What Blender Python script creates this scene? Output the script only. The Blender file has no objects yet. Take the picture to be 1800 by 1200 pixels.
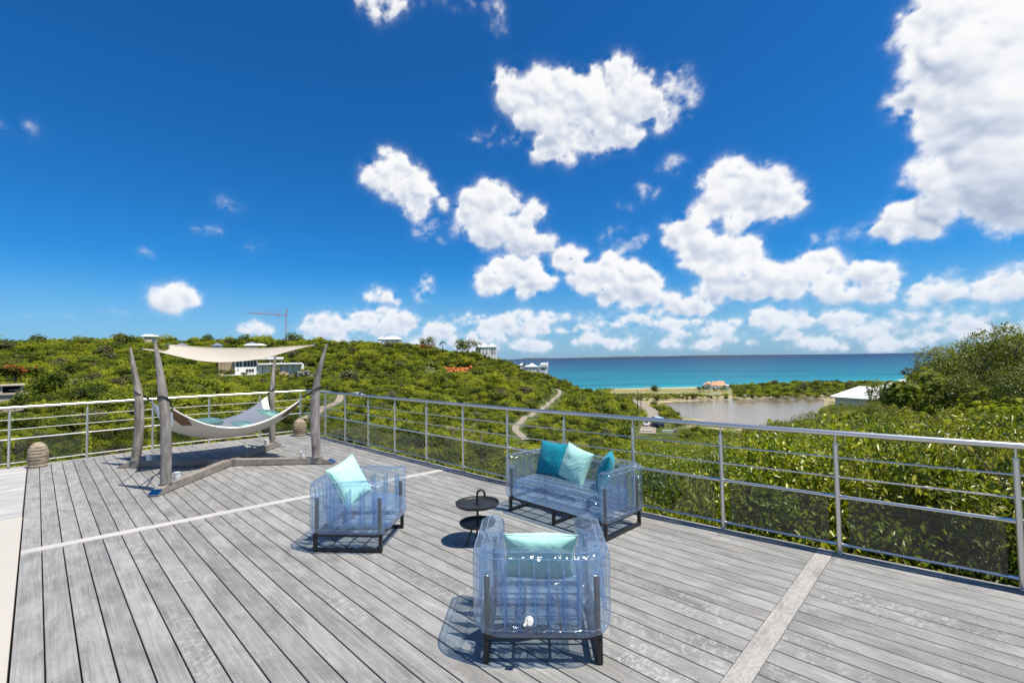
import bpy, bmesh, math, random
import numpy as np
from mathutils import Vector, Matrix, noise as mn

SC = bpy.context.scene
COL = SC.collection
RND = random.Random(7)
NR = np.random.RandomState(11)
R_ = math.radians

# ------------------------------------------------------------------ camera
EYE = 1.75
F_PX, PITCH, ROLL = 825.0, R_(2.1346), R_(0.9727)     # focal length in 1800 px wide photo pixels
_cr, _sr, _cp, _sp = math.cos(ROLL), math.sin(ROLL), math.cos(PITCH), math.sin(PITCH)
CR = np.array([[1, 0, 0], [0, _cp, -_sp], [0, _sp, _cp]]) @ np.array([[_cr, -_sr, 0], [_sr, _cr, 0], [0, 0, 1]])

def W3(v): return Vector((v[0], v[2], -v[1]))
cam = bpy.data.cameras.new('camera')
cam.sensor_width = 36.0
cam.lens = 36.0 * F_PX / 1800.0
cam.clip_start = 0.05
cam.clip_end = 90000
camo = bpy.data.objects.new('camera', cam)
COL.objects.link(camo)
cx, cy, cz = W3(CR[:, 0]), -W3(CR[:, 1]), -W3(CR[:, 2])
M = Matrix(((cx.x, cy.x, cz.x, 0), (cx.y, cy.y, cz.y, 0), (cx.z, cy.z, cz.z, EYE), (0, 0, 0, 1)))
camo.matrix_world = M
SC.camera = camo

# ------------------------------------------------------------------ light
SUN_TO = Vector((0.40, -0.20, 1.0)).normalized()
SUN_EL = math.asin(SUN_TO.z)
SUN_AZ = math.atan2(SUN_TO.x, SUN_TO.y)
world = bpy.data.worlds.new('World')
SC.world = world
world.use_nodes = True
nt = world.node_tree
nt.nodes.clear()
sky = nt.nodes.new('ShaderNodeTexSky')
sky.sky_type = 'NISHITA'
sky.sun_disc = False
sky.sun_elevation = SUN_EL
sky.sun_rotation = SUN_AZ
sky.altitude = 20
sky.air_density = 1.0
sky.dust_density = 0.6
sky.ozone_density = 2.5
hs = nt.nodes.new('ShaderNodeHueSaturation')
hs.inputs['Hue'].default_value = 0.5
hs.inputs['Saturation'].default_value = 1.12
bg = nt.nodes.new('ShaderNodeBackground')
bg.inputs['Strength'].default_value = 0.102
wo = nt.nodes.new('ShaderNodeOutputWorld')
nt.links.new(sky.outputs[0], hs.inputs['Color'])
gm = nt.nodes.new('ShaderNodeGamma')
gm.inputs['Gamma'].default_value = 1.12
tint = nt.nodes.new('ShaderNodeMix')
tint.data_type = 'RGBA'
tint.blend_type = 'MULTIPLY'
tint.inputs[0].default_value = 1.0
tint.inputs[7].default_value = (0.10, 0.475, 0.74, 1)
nt.links.new(hs.outputs[0], gm.inputs['Color'])
nt.links.new(gm.outputs[0], tint.inputs[6])
nt.links.new(tint.outputs[2], bg.inputs['Color'])
nt.links.new(bg.outputs[0], wo.inputs['Surface'])
sunl = bpy.data.lights.new('sun', 'SUN')
sunl.energy = 4.9
sunl.angle = R_(0.55)
sunl.color = (1.0, 0.925, 0.81)
suno = bpy.data.objects.new('sun', sunl)
suno.rotation_euler = SUN_TO.to_track_quat('Z', 'Y').to_euler()
suno.location = (0, 0, 30)
COL.objects.link(suno)
SC.view_settings.view_transform = 'Standard'
SC.view_settings.look = 'None'
SC.view_settings.gamma = 1
SC.view_settings.use_curve_mapping = False
SC.view_settings.exposure = 0.5
cy_ = SC.cycles
cy_.max_bounces = 14
cy_.diffuse_bounces = 3
cy_.glossy_bounces = 4
cy_.transmission_bounces = 6
cy_.transparent_max_bounces = 48
cy_.use_denoising = True
cy_.sample_clamp_indirect = 6
cy_.caustics_reflective = False
cy_.caustics_refractive = False

# ------------------------------------------------------------------ photo pixel -> world
def ray(x, y):
    v = CR @ np.array([(x - 900) / F_PX, (y - 600) / F_PX, 1.0])
    return Vector((v[0], v[2], -v[1]))
def at(x, y, Y):
    d = ray(x, y)
    return d * (Y / d.y) + Vector((0, 0, EYE))
def gnd(x, y, z=0.0):
    d = ray(x, y)
    t = (z - EYE) / d.z
    p = d * t
    return Vector((p.x, p.y, z))
UA = R_(-45.36)
U = Vector((math.sin(UA), math.cos(UA), 0))           # along the deck boards
V = Vector((U.y, -U.x, 0))                            # across the deck boards
def sc(s, c, z=0.0):
    p = U * s + V * c
    return Vector((p.x, p.y, z))
DECK_ROT = math.atan2(U.y, U.x)

# ------------------------------------------------------------------ node helpers
def mat(name):
    m = bpy.data.materials.new(name)
    m.use_nodes = True
    m.node_tree.nodes.clear()
    return m
class NT:
    def __init__(s, m):
        s.m = m
        s.t = m.node_tree
    def n(s, typ, ins=None, **kw):
        nd = s.t.nodes.new(typ)
        for k, v in kw.items():
            setattr(nd, k, v)
        for k, v in (ins or {}).items():
            s.set(nd.inputs[k], v)
        return nd
    def set(s, sock, v):
        if hasattr(v, 'is_linked'):
            s.t.links.new(v, sock)
        elif hasattr(v, 'outputs'):
            s.t.links.new(v.outputs[0], sock)
        else:
            if sock.type == 'RGBA' and len(v) == 3:
                v = (*v, 1)
            sock.default_value = v
    def math(s, op, a, b=0.0, clamp=False):
        nd = s.n('ShaderNodeMath', {0: a, 1: b}, operation=op)
        nd.use_clamp = clamp
        return nd.outputs[0]
    def mix(s, f, a, b, blend='MIX'):
        nd = s.t.nodes.new('ShaderNodeMix')
        nd.data_type = 'RGBA'
        nd.blend_type = blend
        s.set(nd.inputs[0], f)
        s.set(nd.inputs[6], a)
        s.set(nd.inputs[7], b)
        return nd.outputs[2]
    def noise(s, vec, scale, detail=4, rough=0.55, dist=0.0, out=0):
        nd = s.n('ShaderNodeTexNoise', {'Scale': scale, 'Detail': detail, 'Roughness': rough, 'Distortion': dist})
        if vec is not None:
            s.set(nd.inputs['Vector'], vec)
        return nd.outputs[out]
    def mapping(s, vec, scale=(1, 1, 1), loc=(0, 0, 0), rot=(0, 0, 0)):
        nd = s.n('ShaderNodeMapping', {'Location': loc, 'Rotation': rot, 'Scale': scale})
        s.set(nd.inputs['Vector'], vec)
        return nd.outputs[0]
    def ramp(s, f, stops, interp='LINEAR'):
        nd = s.n('ShaderNodeValToRGB', {0: f})
        r = nd.color_ramp
        r.interpolation = interp
        while len(r.elements) < len(stops):
            r.elements.new(0.5)
        for e, (p, c) in zip(r.elements, stops):
            e.position = p
            e.color = (*c, 1) if len(c) == 3 else c
        return nd.outputs[0]
    def smooth(s, f, lo, hi, a=0.0, b=1.0):
        nd = s.n('ShaderNodeMapRange', {0: f, 1: lo, 2: hi, 3: a, 4: b}, interpolation_type='SMOOTHSTEP')
        return nd.outputs[0]
    def obj(s): return s.n('ShaderNodeTexCoord').outputs['Object']
    def gen(s): return s.n('ShaderNodeTexCoord').outputs['Generated']
    def pos(s): return s.n('ShaderNodeNewGeometry').outputs['Position']
    def rand(s): return s.n('ShaderNodeObjectInfo').outputs['Random']
    def bump(s, h, strength=0.3, dist=0.01):
        return s.n('ShaderNodeBump', {'Strength': strength, 'Distance': dist, 'Height': h}).outputs[0]
    def bsdf(s, color, rough=0.5, metal=0.0, spec=0.5, normal=None, **kw):
        ins = {'Base Color': color, 'Roughness': rough, 'Metallic': metal, 'Specular IOR Level': spec}
        if normal is not None:
            ins['Normal'] = normal
        ins.update(kw)
        return s.n('ShaderNodeBsdfPrincipled', ins)
    def out(s, sh, disp=None):
        o = s.n('ShaderNodeOutputMaterial')
        s.set(o.inputs['Surface'], sh)
        return s.m
def vadd(t, a, b):
    nd = t.n('ShaderNodeVectorMath', operation='ADD')
    t.set(nd.inputs[0], a)
    t.set(nd.inputs[1], b)
    return nd.outputs[0]
def vmul(t, a, b):
    nd = t.n('ShaderNodeVectorMath', operation='SCALE')
    t.set(nd.inputs[0], a)
    t.set(nd.inputs['Scale'], b)
    return nd.outputs[0]

def simple(name, col, rough=0.6, metal=0.0, spec=0.4, var=0.12, scale=6.0, bump=0.0):
    t = NT(mat(name))
    v = vadd(t, t.obj(), vmul(t, (13.1, 7.7, 5.3), t.rand()))
    n = t.noise(v, scale, 6, 0.6)
    c = t.mix(n, tuple(x * (1 - var) for x in col), tuple(min(1, x * (1 + var)) for x in col))
    nb = t.bump(n, bump, 0.02) if bump else None
    return t.out(t.bsdf(c, rough, metal, spec, nb))

def m_wood(name, dark, light, pale, curl=True, lo=0.87, hi=1.10, up=False, always=False, screws=False):
    t = NT(mat(name))
    r = t.rand()
    off = vmul(t, (41.0, 17.0, 23.0), r)
    oc = t.obj()
    if up:
        oc = t.mapping(oc, rot=(0, math.pi / 2, 0))
    v = vadd(t, oc, off)
    mott = t.noise(t.mapping(v, (1.0, 2.2, 1)), 2.6, 7, 0.62, 0.6)
    grain = t.noise(t.mapping(v, (2.2, 70, 8)), 1.0, 5, 0.6, 0.3)
    grain2 = t.noise(t.mapping(v, (7.0, 220, 8)), 1.0, 3, 0.6, 0.0)
    g = t.math('ADD', t.math('MULTIPLY', grain, 0.55), t.math('ADD', t.math('MULTIPLY', mott, 0.75), t.math('MULTIPLY', grain2, 0.25)))
    base = t.ramp(g, [(0.56, dark), (0.96, light)])
    # weather bleach and old puddle marks
    st = t.noise(t.mapping(v, (1.3, 3.2, 1), (9, 3, 1)), 3.1, 8, 0.68, 1.2)
    stm = t.smooth(st, 0.57, 0.76)
    base = t.mix(t.math('MULTIPLY', stm, 0.50), base, pale)
    # dirty dark patches
    dk = t.smooth(t.noise(t.mapping(v, (0.8, 2.0, 1), (3, 7, 2)), 1.9, 6, 0.7, 0.5), 0.55, 0.75)
    base = t.mix(t.math('MULTIPLY', dk, 0.30), base, tuple(x * 0.7 for x in dark))
    if curl:
        # figured grain: ripples across the board on some boards only
        cw = t.noise(t.mapping(v, (13, 9.0, 1)), 1.0, 5, 0.6, 2.2)
        cm = t.math('MULTIPLY', t.smooth(cw, 0.50, 0.62), t.smooth(t.noise(t.mapping(v, (0.45, 1.0, 1), (5, 5, 5)), 1.0, 2, 0.5), 0.46, 0.62))
        sel = t.smooth(t.math('FRACT', t.math('MULTIPLY', r, 7.31)), 0.30, 0.5)
        if always:
            cm, sel = t.smooth(t.noise(t.mapping(v, (7.5, 13, 1)), 1.0, 6, 0.62, 3.0), 0.44, 0.60), 0.62
        base = t.mix(t.math('MULTIPLY', t.math('MULTIPLY', cm, sel), 0.50), base, pale)
    br = t.n('ShaderNodeMapRange', {0: r, 3: lo, 4: hi}).outputs[0]
    base = t.mix(1.0, base, t.n('ShaderNodeCombineColor', {0: br, 1: br, 2: br}).outputs[0], 'MULTIPLY')
    # sand coloured tint on a few boards
    tint = t.smooth(t.noise(t.mapping(v, (0.5, 0.5, 1), (1, 2, 8)), 1.0, 3), 0.55, 0.75)
    base = t.mix(t.math('MULTIPLY', tint, 0.35), base, t.mix(1.0, base, (1.06, 0.98, 0.88), 'MULTIPLY'))
    if screws:
        xyz = t.n('ShaderNodeSeparateXYZ', {0: t.obj()})
        fx = t.math('MULTIPLY', t.math('SUBTRACT', t.math('FRACT', t.math('ADD', t.math('DIVIDE', xyz.outputs[0], 0.62), r)), 0.5), 0.62)
        dy = t.math('SUBTRACT', t.math('ABSOLUTE', xyz.outputs[1]), 0.046)
        d2 = t.math('SQRT', t.math('ADD', t.math('MULTIPLY', fx, fx), t.math('MULTIPLY', dy, dy)))
        base = t.mix(t.smooth(d2, 0.0058, 0.0036, 0.0, 0.8), base, (0.05, 0.047, 0.045))
    nb = t.bump(t.math('ADD', grain, t.math('MULTIPLY', grain2, 0.6)), 0.35, 0.003)
    return t.out(t.bsdf(base, 0.68, 0, 0.28, nb))

MT = {}
MT['deck'] = m_wood('deck_wood', (0.142, 0.141, 0.137), (0.318, 0.314, 0.302), (0.44, 0.435, 0.418), screws=True)
MT['pale_deck'] = m_wood('pale_deck_wood', (0.30, 0.298, 0.29), (0.46, 0.455, 0.44), (0.54, 0.53, 0.51), False)
MT['strip'] = m_wood('strip_wood', (0.21, 0.202, 0.188), (0.345, 0.332, 0.31), (0.50, 0.485, 0.46), True, 1.0, 1.04, False, True)
MT['strip_plain'] = m_wood('pale_strip_wood', (0.36, 0.34, 0.315), (0.50, 0.475, 0.44), (0.60, 0.58, 0.545), False, 1.0, 1.04)
MT['drift'] = m_wood('driftwood', (0.070, 0.061, 0.053), (0.365, 0.335, 0.305), (0.43, 0.405, 0.375), False, 0.9, 1.1, True)
MT['beam'] = m_wood('beam_wood', (0.13, 0.112, 0.095), (0.34, 0.305, 0.265), (0.42, 0.39, 0.35), False)

def m_steel():
    t = NT(mat('brushed_steel'))
    n = t.noise(t.mapping(t.obj(), (60, 60, 2)), 3, 4)
    return t.out(t.bsdf((0.74, 0.71, 0.66), t.n('ShaderNodeMapRange', {0: n, 3: 0.30, 4: 0.42}).outputs[0], 1.0))
MT['steel'] = m_steel()
MT['chrome'] = simple('polished_steel', (0.62, 0.63, 0.65), 0.12, 1.0, 0.5, 0.05)

def m_tint_glass():
    t = NT(mat('tinted_glass'))
    tr = t.n('ShaderNodeBsdfTransparent', {'Color': (0.66, 0.69, 0.675)})
    gl = t.n('ShaderNodeBsdfGlossy', {'Color': (1, 1, 1), 'Roughness': 0.02})
    fc = t.n('ShaderNodeLayerWeight', {'Blend': 0.5}).outputs['Facing']
    f = t.math('ADD', 0.035, t.math('MULTIPLY', t.math('POWER', fc, 5.0), 0.9), True)
    mx = t.n('ShaderNodeMixShader', {0: f, 1: tr, 2: gl})
    return t.out(mx)
MT['glass'] = m_tint_glass()

def m_pvc(name, tint, edge, dif, dens=1.0):
    """Thin clear film: tinted see-through, more colour and gloss where it is seen edge-on."""
    t = NT(mat(name))
    wob = t.math('ADD', t.noise(t.obj(), 8.0, 2, 0.5, 0.6), t.math('MULTIPLY', t.noise(t.obj(), 26.0, 2, 0.5, 1.0), 0.35))
    nb = t.bump(wob, 0.8, 0.035)
    facing = t.n('ShaderNodeLayerWeight', {'Blend': 0.5}).outputs['Facing']
    fcb = t.n('ShaderNodeLayerWeight', {'Blend': 0.5, 'Normal': nb}).outputs['Facing']
    col = t.mix(t.math('POWER', facing, 2.2), tint, edge)
    tr = t.n('ShaderNodeBsdfTransparent', {'Color': col})
    df = t.n('ShaderNodeBsdfTranslucent', {'Color': dif})
    d2 = t.n('ShaderNodeBsdfDiffuse', {'Color': dif})
    sc_ = t.n('ShaderNodeMixShader', {0: 0.5, 1: df, 2: d2})
    gl = t.n('ShaderNodeBsdfGlossy', {'Color': (1, 1, 1), 'Roughness': 0.12, 'Normal': nb})
    f1 = t.math('ADD', 0.035 * dens, t.math('MULTIPLY', t.math('POWER', facing, 2.5), 0.16 * dens))
    a = t.n('ShaderNodeMixShader', {0: f1, 1: tr, 2: sc_})
    fr = t.math('ADD', 0.075, t.math('MULTIPLY', t.math('POWER', fcb, 5.0), 0.75), True)
    b = t.n('ShaderNodeMixShader', {0: fr, 1: a, 2: gl})
    return t.out(b)
MT['pvc'] = m_pvc('clear_blue_pvc', (0.925, 0.966, 1.0), (0.50, 0.70, 0.955), (0.78, 0.89, 1.0), 0.62)
MT['pvc_seat'] = m_pvc('clear_blue_pvc_seat', (0.82, 0.91, 0.99), (0.52, 0.72, 0.96), (0.52, 0.70, 0.94), 2.4)
MT['seam'] = m_pvc('pvc_seam', (0.86, 0.93, 1.0), (0.74, 0.86, 0.99), (0.72, 0.84, 1.0), 3.0)
MT['baffle'] = m_pvc('pvc_baffle', (0.93, 0.97, 1.0), (0.74, 0.87, 0.99), (0.70, 0.84, 1.0), 0.6)

def m_cloth(name, col, weave=260, rough=0.85, sheen=0.3, trans=0.0, wr=0.0):
    t = NT(mat(name))
    v = t.obj()
    n = t.noise(v, weave, 2, 0.5)
    n2 = t.noise(v, 4, 5, 0.6)
    c = t.mix(n2, tuple(x * 0.92 for x in col), tuple(min(1, x * 1.05) for x in col))
    h = n
    if wr:
        n3 = t.noise(t.mapping(v, (1, 1.8, 1)), 7.5, 3, 0.5, 1.0)
        h = t.math('ADD', t.math('MULTIPLY', n, 0.03), t.math('MULTIPLY', n3, wr))
        nb = t.bump(h, 0.7, 0.06)
    else:
        nb = t.bump(h, 0.15, 0.002)
    b = t.bsdf(c, rough, 0, 0.2, nb)
    b.inputs['Sheen Weight'].default_value = sheen
    if trans:
        tl = t.n('ShaderNodeBsdfTranslucent', {'Color': c})
        b = t.n('ShaderNodeMixShader', {0: trans, 1: b, 2: tl})
    return t.out(b)
MT['mint'] = m_cloth('mint_cloth', (0.40, 0.73, 0.64), 300, 0.6, 0.2, 0.0, 0.09)
MT['teal'] = m_cloth('teal_cloth', (0.0, 0.225, 0.30), 300, 0.6, 0.15, 0.0, 0.09)
MT['canvas'] = m_cloth('cream_canvas', (0.70, 0.66, 0.585), 200, 0.9, 0.1, 0.12)
MT['sail'] = m_cloth('sail_canvas', (0.76, 0.69, 0.585), 200, 0.9, 0.05, 0.52)
MT['quilt'] = m_cloth('white_quilt', (0.88, 0.855, 0.81), 180, 0.9, 0.2, 0.0, 0.25)
MT['leather'] = simple('brown_patch', (0.16, 0.10, 0.055), 0.7, 0, 0.3, 0.25, 20)
MT['rope'] = simple('black_rope', (0.018, 0.018, 0.02), 0.8)
MT['black'] = simple('black_metal', (0.012, 0.012, 0.014), 0.42, 0.0, 0.5)
MT['tray'] = simple('black_tray', (0.016, 0.016, 0.018), 0.5, 0, 0.4)
MT['foam'] = simple('dark_foam', (0.05, 0.052, 0.06), 0.85, 0, 0.2, 0.4, 60)
MT['white'] = simple('white_plastic', (0.78, 0.77, 0.72), 0.35, 0, 0.5, 0.04)
MT['cup'] = simple('white_cup', (0.70, 0.70, 0.68), 0.4, 0, 0.5, 0.05)
def m_stone():
    t = NT(mat('lantern_stone'))
    v = t.obj()
    n = t.noise(v, 9, 8, 0.65)
    s = t.smooth(t.noise(v, 90, 2), 0.58, 0.68)
    c = t.ramp(n, [(0.3, (0.20, 0.155, 0.105)), (0.7, (0.40, 0.33, 0.245))])
    c = t.mix(t.math('MULTIPLY', s, 0.5), c, (0.10, 0.08, 0.06))
    return t.out(t.bsdf(c, 0.85, 0, 0.2, t.bump(n, 0.5, 0.02)))
MT['stone'] = m_stone()
def m_concrete():
    t = NT(mat('cream_floor'))
    v = t.obj()
    n = t.noise(v, 1.2, 7, 0.6)
    n2 = t.noise(t.mapping(v, (3, 0.6, 1)), 3, 6, 0.65, 0.8)
    c = t.mix(n, (0.425, 0.392, 0.345), (0.475, 0.442, 0.395))
    c = t.mix(t.math('MULTIPLY', t.smooth(n2, 0.55, 0.8), 0.4), c, (0.66, 0.58, 0.48))
    return t.out(t.bsdf(c, 0.55, 0, 0.3, t.bump(n2, 0.1, 0.004)))
MT['floor'] = m_concrete()

# ------------------------------------------------------------------ mesh helpers
class MB:
    def __init__(s):
        s.v, s.f = [], []
    def add(s, vs, fs):
        o = len(s.v)
        s.v += [tuple(v) for v in vs]
        s.f += [tuple(i + o for i in f) for f in fs]
        return s
    def box(s, x0, x1, y0, y1, z0, z1, b=0.0):
        if b <= 0:
            vs = [(x, y, z) for z in (z0, z1) for y in (y0, y1) for x in (x0, x1)]
            fs = [(0, 2, 3, 1), (4, 5, 7, 6), (0, 1, 5, 4), (2, 6, 7, 3), (0, 4, 6, 2), (1, 3, 7, 5)]
            return s.add(vs, fs)
        bm = bmesh.new()
        bmesh.ops.create_cube(bm, size=1, matrix=Matrix.Translation(((x0 + x1) / 2, (y0 + y1) / 2, (z0 + z1) / 2)) @ Matrix.Diagonal((x1 - x0, y1 - y0, z1 - z0, 1)))
        bmesh.ops.bevel(bm, geom=bm.edges[:], offset=b, segments=1, affect='EDGES')
        bm.verts.index_update()
        s.add([v.co for v in bm.verts], [[v.index for v in f.verts] for f in bm.faces])
        bm.free()
        return s
    def tube(s, pts, rad, seg=10, cap=True):
        pts = [Vector(p) for p in pts]
        n = len(pts)
        rs = rad if isinstance(rad, (list, tuple)) else [rad] * n
        o = len(s.v)
        up = None
        for i, p in enumerate(pts):
            d = (pts[min(i + 1, n - 1)] - pts[max(i - 1, 0)]).normalized()
            if up is None:
                up = Vector((0, 0, 1)) if abs(d.z) < 0.9 else Vector((1, 0, 0))
            a = (up - d * up.dot(d)).normalized()
            up = a
            b = d.cross(a)
            for k in range(seg):
                t = 2 * math.pi * k / seg
                s.v.append(tuple(p + a * (math.cos(t) * rs[i]) + b * (math.sin(t) * rs[i])))
        for i in range(n - 1):
            for k in range(seg):
                k2 = (k + 1) % seg
                s.f.append((o + i * seg + k, o + i * seg + k2, o + (i + 1) * seg + k2, o + (i + 1) * seg + k))
        if cap:
            s.f.append(tuple(o + k for k in range(seg))[::-1])
            s.f.append(tuple(o + (n - 1) * seg + k for k in range(seg)))
        return s
    def lathe(s, prof, seg=32, c=(0, 0)):
        o = len(s.v)
        for r, z in prof:
            for k in range(seg):
                t = 2 * math.pi * k / seg
                s.v.append((c[0] + r * math.cos(t), c[1] + r * math.sin(t), z))
        for i in range(len(prof) - 1):
            for k in range(seg):
                k2 = (k + 1) % seg
                s.f.append((o + i * seg + k, o + i * seg + k2, o + (i + 1) * seg + k2, o + (i + 1) * seg + k))
        s.f.append(tuple(o + k for k in range(seg))[::-1])
        s.f.append(tuple(o + (len(prof) - 1) * seg + k for k in range(seg)))
        return s
    def prism(s, poly, z0, z1):
        n = len(poly)
        vs = [(p[0], p[1], z0) for p in poly] + [(p[0], p[1], z1) for p in poly]
        fs = [tuple(range(n))[::-1], tuple(range(n, 2 * n))] + [(i, (i + 1) % n, n + (i + 1) % n, n + i) for i in range(n)]
        return s.add(vs, fs)
    def mesh(s, name, smooth=False):
        me = bpy.data.meshes.new(name)
        me.from_pydata(s.v, [], s.f)
        if smooth:
            me.polygons.foreach_set('use_smooth', [True] * len(me.polygons))
            try:
                me.set_sharp_from_angle(angle=R_(40))
            except Exception:
                pass
        me.update()
        return me
    def obj(s, name, m, parent=None, smooth=False, loc=None, rz=None):
        return link(name, s.mesh(name, smooth), m, parent, loc, rz)
def link(name, me, m=None, parent=None, loc=None, rz=None):
    o = bpy.data.objects.new(name, me)
    COL.objects.link(o)
    if m is not None and not me.materials:
        me.materials.append(MT[m] if isinstance(m, str) else m)
    if parent is not None:
        o.parent = parent
    if loc is not None:
        o.location = loc
    if rz is not None:
        o.rotation_euler = (0, 0, rz)
    return o
def tag(o, label, cat, group=None):
    o['label'] = label
    o['category'] = cat
    if group:
        o['group'] = group
    return o
def thing(name, label, cat, loc=(0, 0, 0), rz=0.0, group=None):
    o = bpy.data.objects.new(name, None)
    COL.objects.link(o)
    o.empty_display_size = 0.1
    o.location = loc
    o.rotation_euler = (0, 0, rz)
    return tag(o, label, cat, group)
def struct(o):
    o['kind'] = 'structure'
    return o
def stuff(o):
    o['kind'] = 'stuff'
    return o
def np_mesh(name, verts, quads, attr=None):
    """Fast mesh from arrays; quads is (n,4) or (n,3); attr is {name: per-face float array}."""
    me = bpy.data.meshes.new(name)
    k = quads.shape[1]
    me.vertices.add(len(verts))
    me.vertices.foreach_set('co', np.ascontiguousarray(verts, dtype=np.float32).ravel())
    me.loops.add(quads.size)
    me.loops.foreach_set('vertex_index', np.ascontiguousarray(quads, dtype=np.int32).ravel())
    me.polygons.add(len(quads))
    me.polygons.foreach_set('loop_start', np.arange(0, quads.size, k, dtype=np.int32))
    me.polygons.foreach_set('loop_total', np.full(len(quads), k, dtype=np.int32))
    for a, arr in (attr or {}).items():
        at_ = me.attributes.new(a, 'FLOAT', 'FACE')
        at_.data.foreach_set('value', np.ascontiguousarray(arr, dtype=np.float32))
    me.update(calc_edges=True)
    return me


# ------------------------------------------------------------------ clouds on the sky dome
BL = [  # photo position, half width, half height, density
 (1000,200,100,62,1.0),(920,165,50,42,.95),(1075,180,72,62,1.0),(990,262,52,34,.95),(1130,215,50,40,.9),(1185,180,42,56,.56),(868,245,62,20,.45),(1070,135,36,26,.95),(962,140,34,24,.9),(1065,250,50,26,.8),
 (690,315,50,36,.85),(742,352,46,34,.8),(770,402,46,38,.5),(880,392,78,54,.95),(850,358,40,30,.9),(930,425,46,28,.8),
 (905,498,86,32,.95),(905,470,44,22,.85),(1000,455,32,24,.75),(1085,500,82,44,.95),(1112,524,60,28,.9),(1040,490,42,26,.8),(1095,422,48,24,.5),
 (1300,335,80,46,.75),(1245,395,76,40,.72),(1352,362,58,36,.72),(1205,425,42,30,.65),
 (1262,450,78,40,.95),(1300,490,90,42,1.0),(1350,512,72,30,.95),(1450,500,130,36,1.0),(1440,468,48,24,.95),(1535,518,58,20,.85),(1222,532,50,26,.9),
 (1620,392,98,36,.92),(1600,372,50,24,.85),(1700,115,92,115,.72),(1770,250,110,160,1.15),(1640,60,72,60,.62),(1602,180,50,40,.62),(1725,330,70,62,1.0),
 (1810,320,80,150,1.0),(1665,20,85,40,.68),(1800,60,95,95,1.1),(1705,215,60,70,.72),(1850,200,120,220,1.1),
 (1470,415,56,22,.55),(1180,290,36,15,.5),(1140,342,22,20,.5),(1098,366,18,14,.42),
 (665,10,50,28,.6),(770,6,62,16,.5),(870,25,26,42,.42),(305,530,42,27,.8),(365,408,36,13,.45),(400,360,36,13,.42),(675,525,34,14,.62),(745,510,26,32,.42),
 (35,222,46,18,.42),(255,440,16,14,.36),(445,432,20,12,.36),(85,555,50,9,.36),(200,550,42,8,.36),
 (450,580,32,12,.7),(540,580,40,10,.5),(700,570,36,24,.8),(768,582,26,14,.7),(656,578,22,14,.65),(925,570,42,22,.6),(640,600,60,10,.5),
 (1650,512,64,30,.62),(1742,512,62,26,.6),(1700,560,80,24,.55),(1790,500,40,34,.6),(1370,566,60,22,.6),(1240,580,70,18,.55),(1560,560,60,20,.55),(1060,575,50,18,.55),(1150,590,60,12,.5)]

_r = random.Random(3)
for i in range(330):
    x = 540 + 1320 * _r.random()
    rx = 9 + 30 * _r.random() ** 2.0
    BL.append((x, 545 + 68 * _r.random() ** 0.75, rx, rx * (0.22 + 0.18 * _r.random()), 0.40 + 0.34 * _r.random()))
def azel(d):
    return math.atan2(d.x, d.y), math.atan2(d.z, math.hypot(d.x, d.y))
BLA = []
for (x, y, rx, ry, w) in BL:
    a0, e0 = azel(ray(x, y))
    a1, _ = azel(ray(x - rx, y)); a2, _ = azel(ray(x + rx, y))
    _, e1 = azel(ray(x, y - ry)); _, e2 = azel(ray(x, y + ry))
    BLA.append((a0, e0, max((a2 - a1) / 2, 0.004), max((e1 - e2) / 2, 0.003), w))
for i in range(60):                                    # the same weather all the way round, outside the frame
    a = R_(64 + 232 * _r.random())
    e = R_(2 + 42 * _r.random() ** 1.6)
    s = 0.05 + 0.10 * _r.random()
    BLA.append((a if a < math.pi else a - 2 * math.pi, e, s * (0.6 + e), s * (0.25 + 0.5 * e), 0.5 + 0.5 * _r.random()))
DOME_R = 36000.0
aa = np.radians(np.concatenate([np.arange(-180, -58, 2.0), np.arange(-58, 58, 0.125), np.arange(58, 180, 2.0)]))
ee = np.radians(np.concatenate([np.arange(-2.2, 43, 0.125), np.arange(43, 89.6, 2.3)]))
na, ne = len(aa), len(ee)
A, E = np.meshgrid(aa, ee)
_ns = np.random.RandomState(5)
_LAT = _ns.rand(256, 256)
def vnoise(x, y_):
    xi, yi = np.floor(x).astype(int), np.floor(y_).astype(int)
    fx, fy = x - xi, y_ - yi
    fx = fx * fx * (3 - 2 * fx); fy = fy * fy * (3 - 2 * fy)
    g = lambda i, j: _LAT[i % 256, j % 256]
    return (g(xi, yi) * (1 - fx) + g(xi + 1, yi) * fx) * (1 - fy) + (g(xi, yi + 1) * (1 - fx) + g(xi + 1, yi + 1) * fx) * fy
def fbm(x, y_, o, g=0.55):
    v_, a_, t_ = 0, 1.0, 0
    for k in range(o):
        v_ = v_ + a_ * vnoise(x * 2 ** k + 17.3 * k, y_ * 2 ** k + 9.1 * k)
        t_ += a_
        a_ *= g
    return v_ / t_ - 0.5
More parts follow.
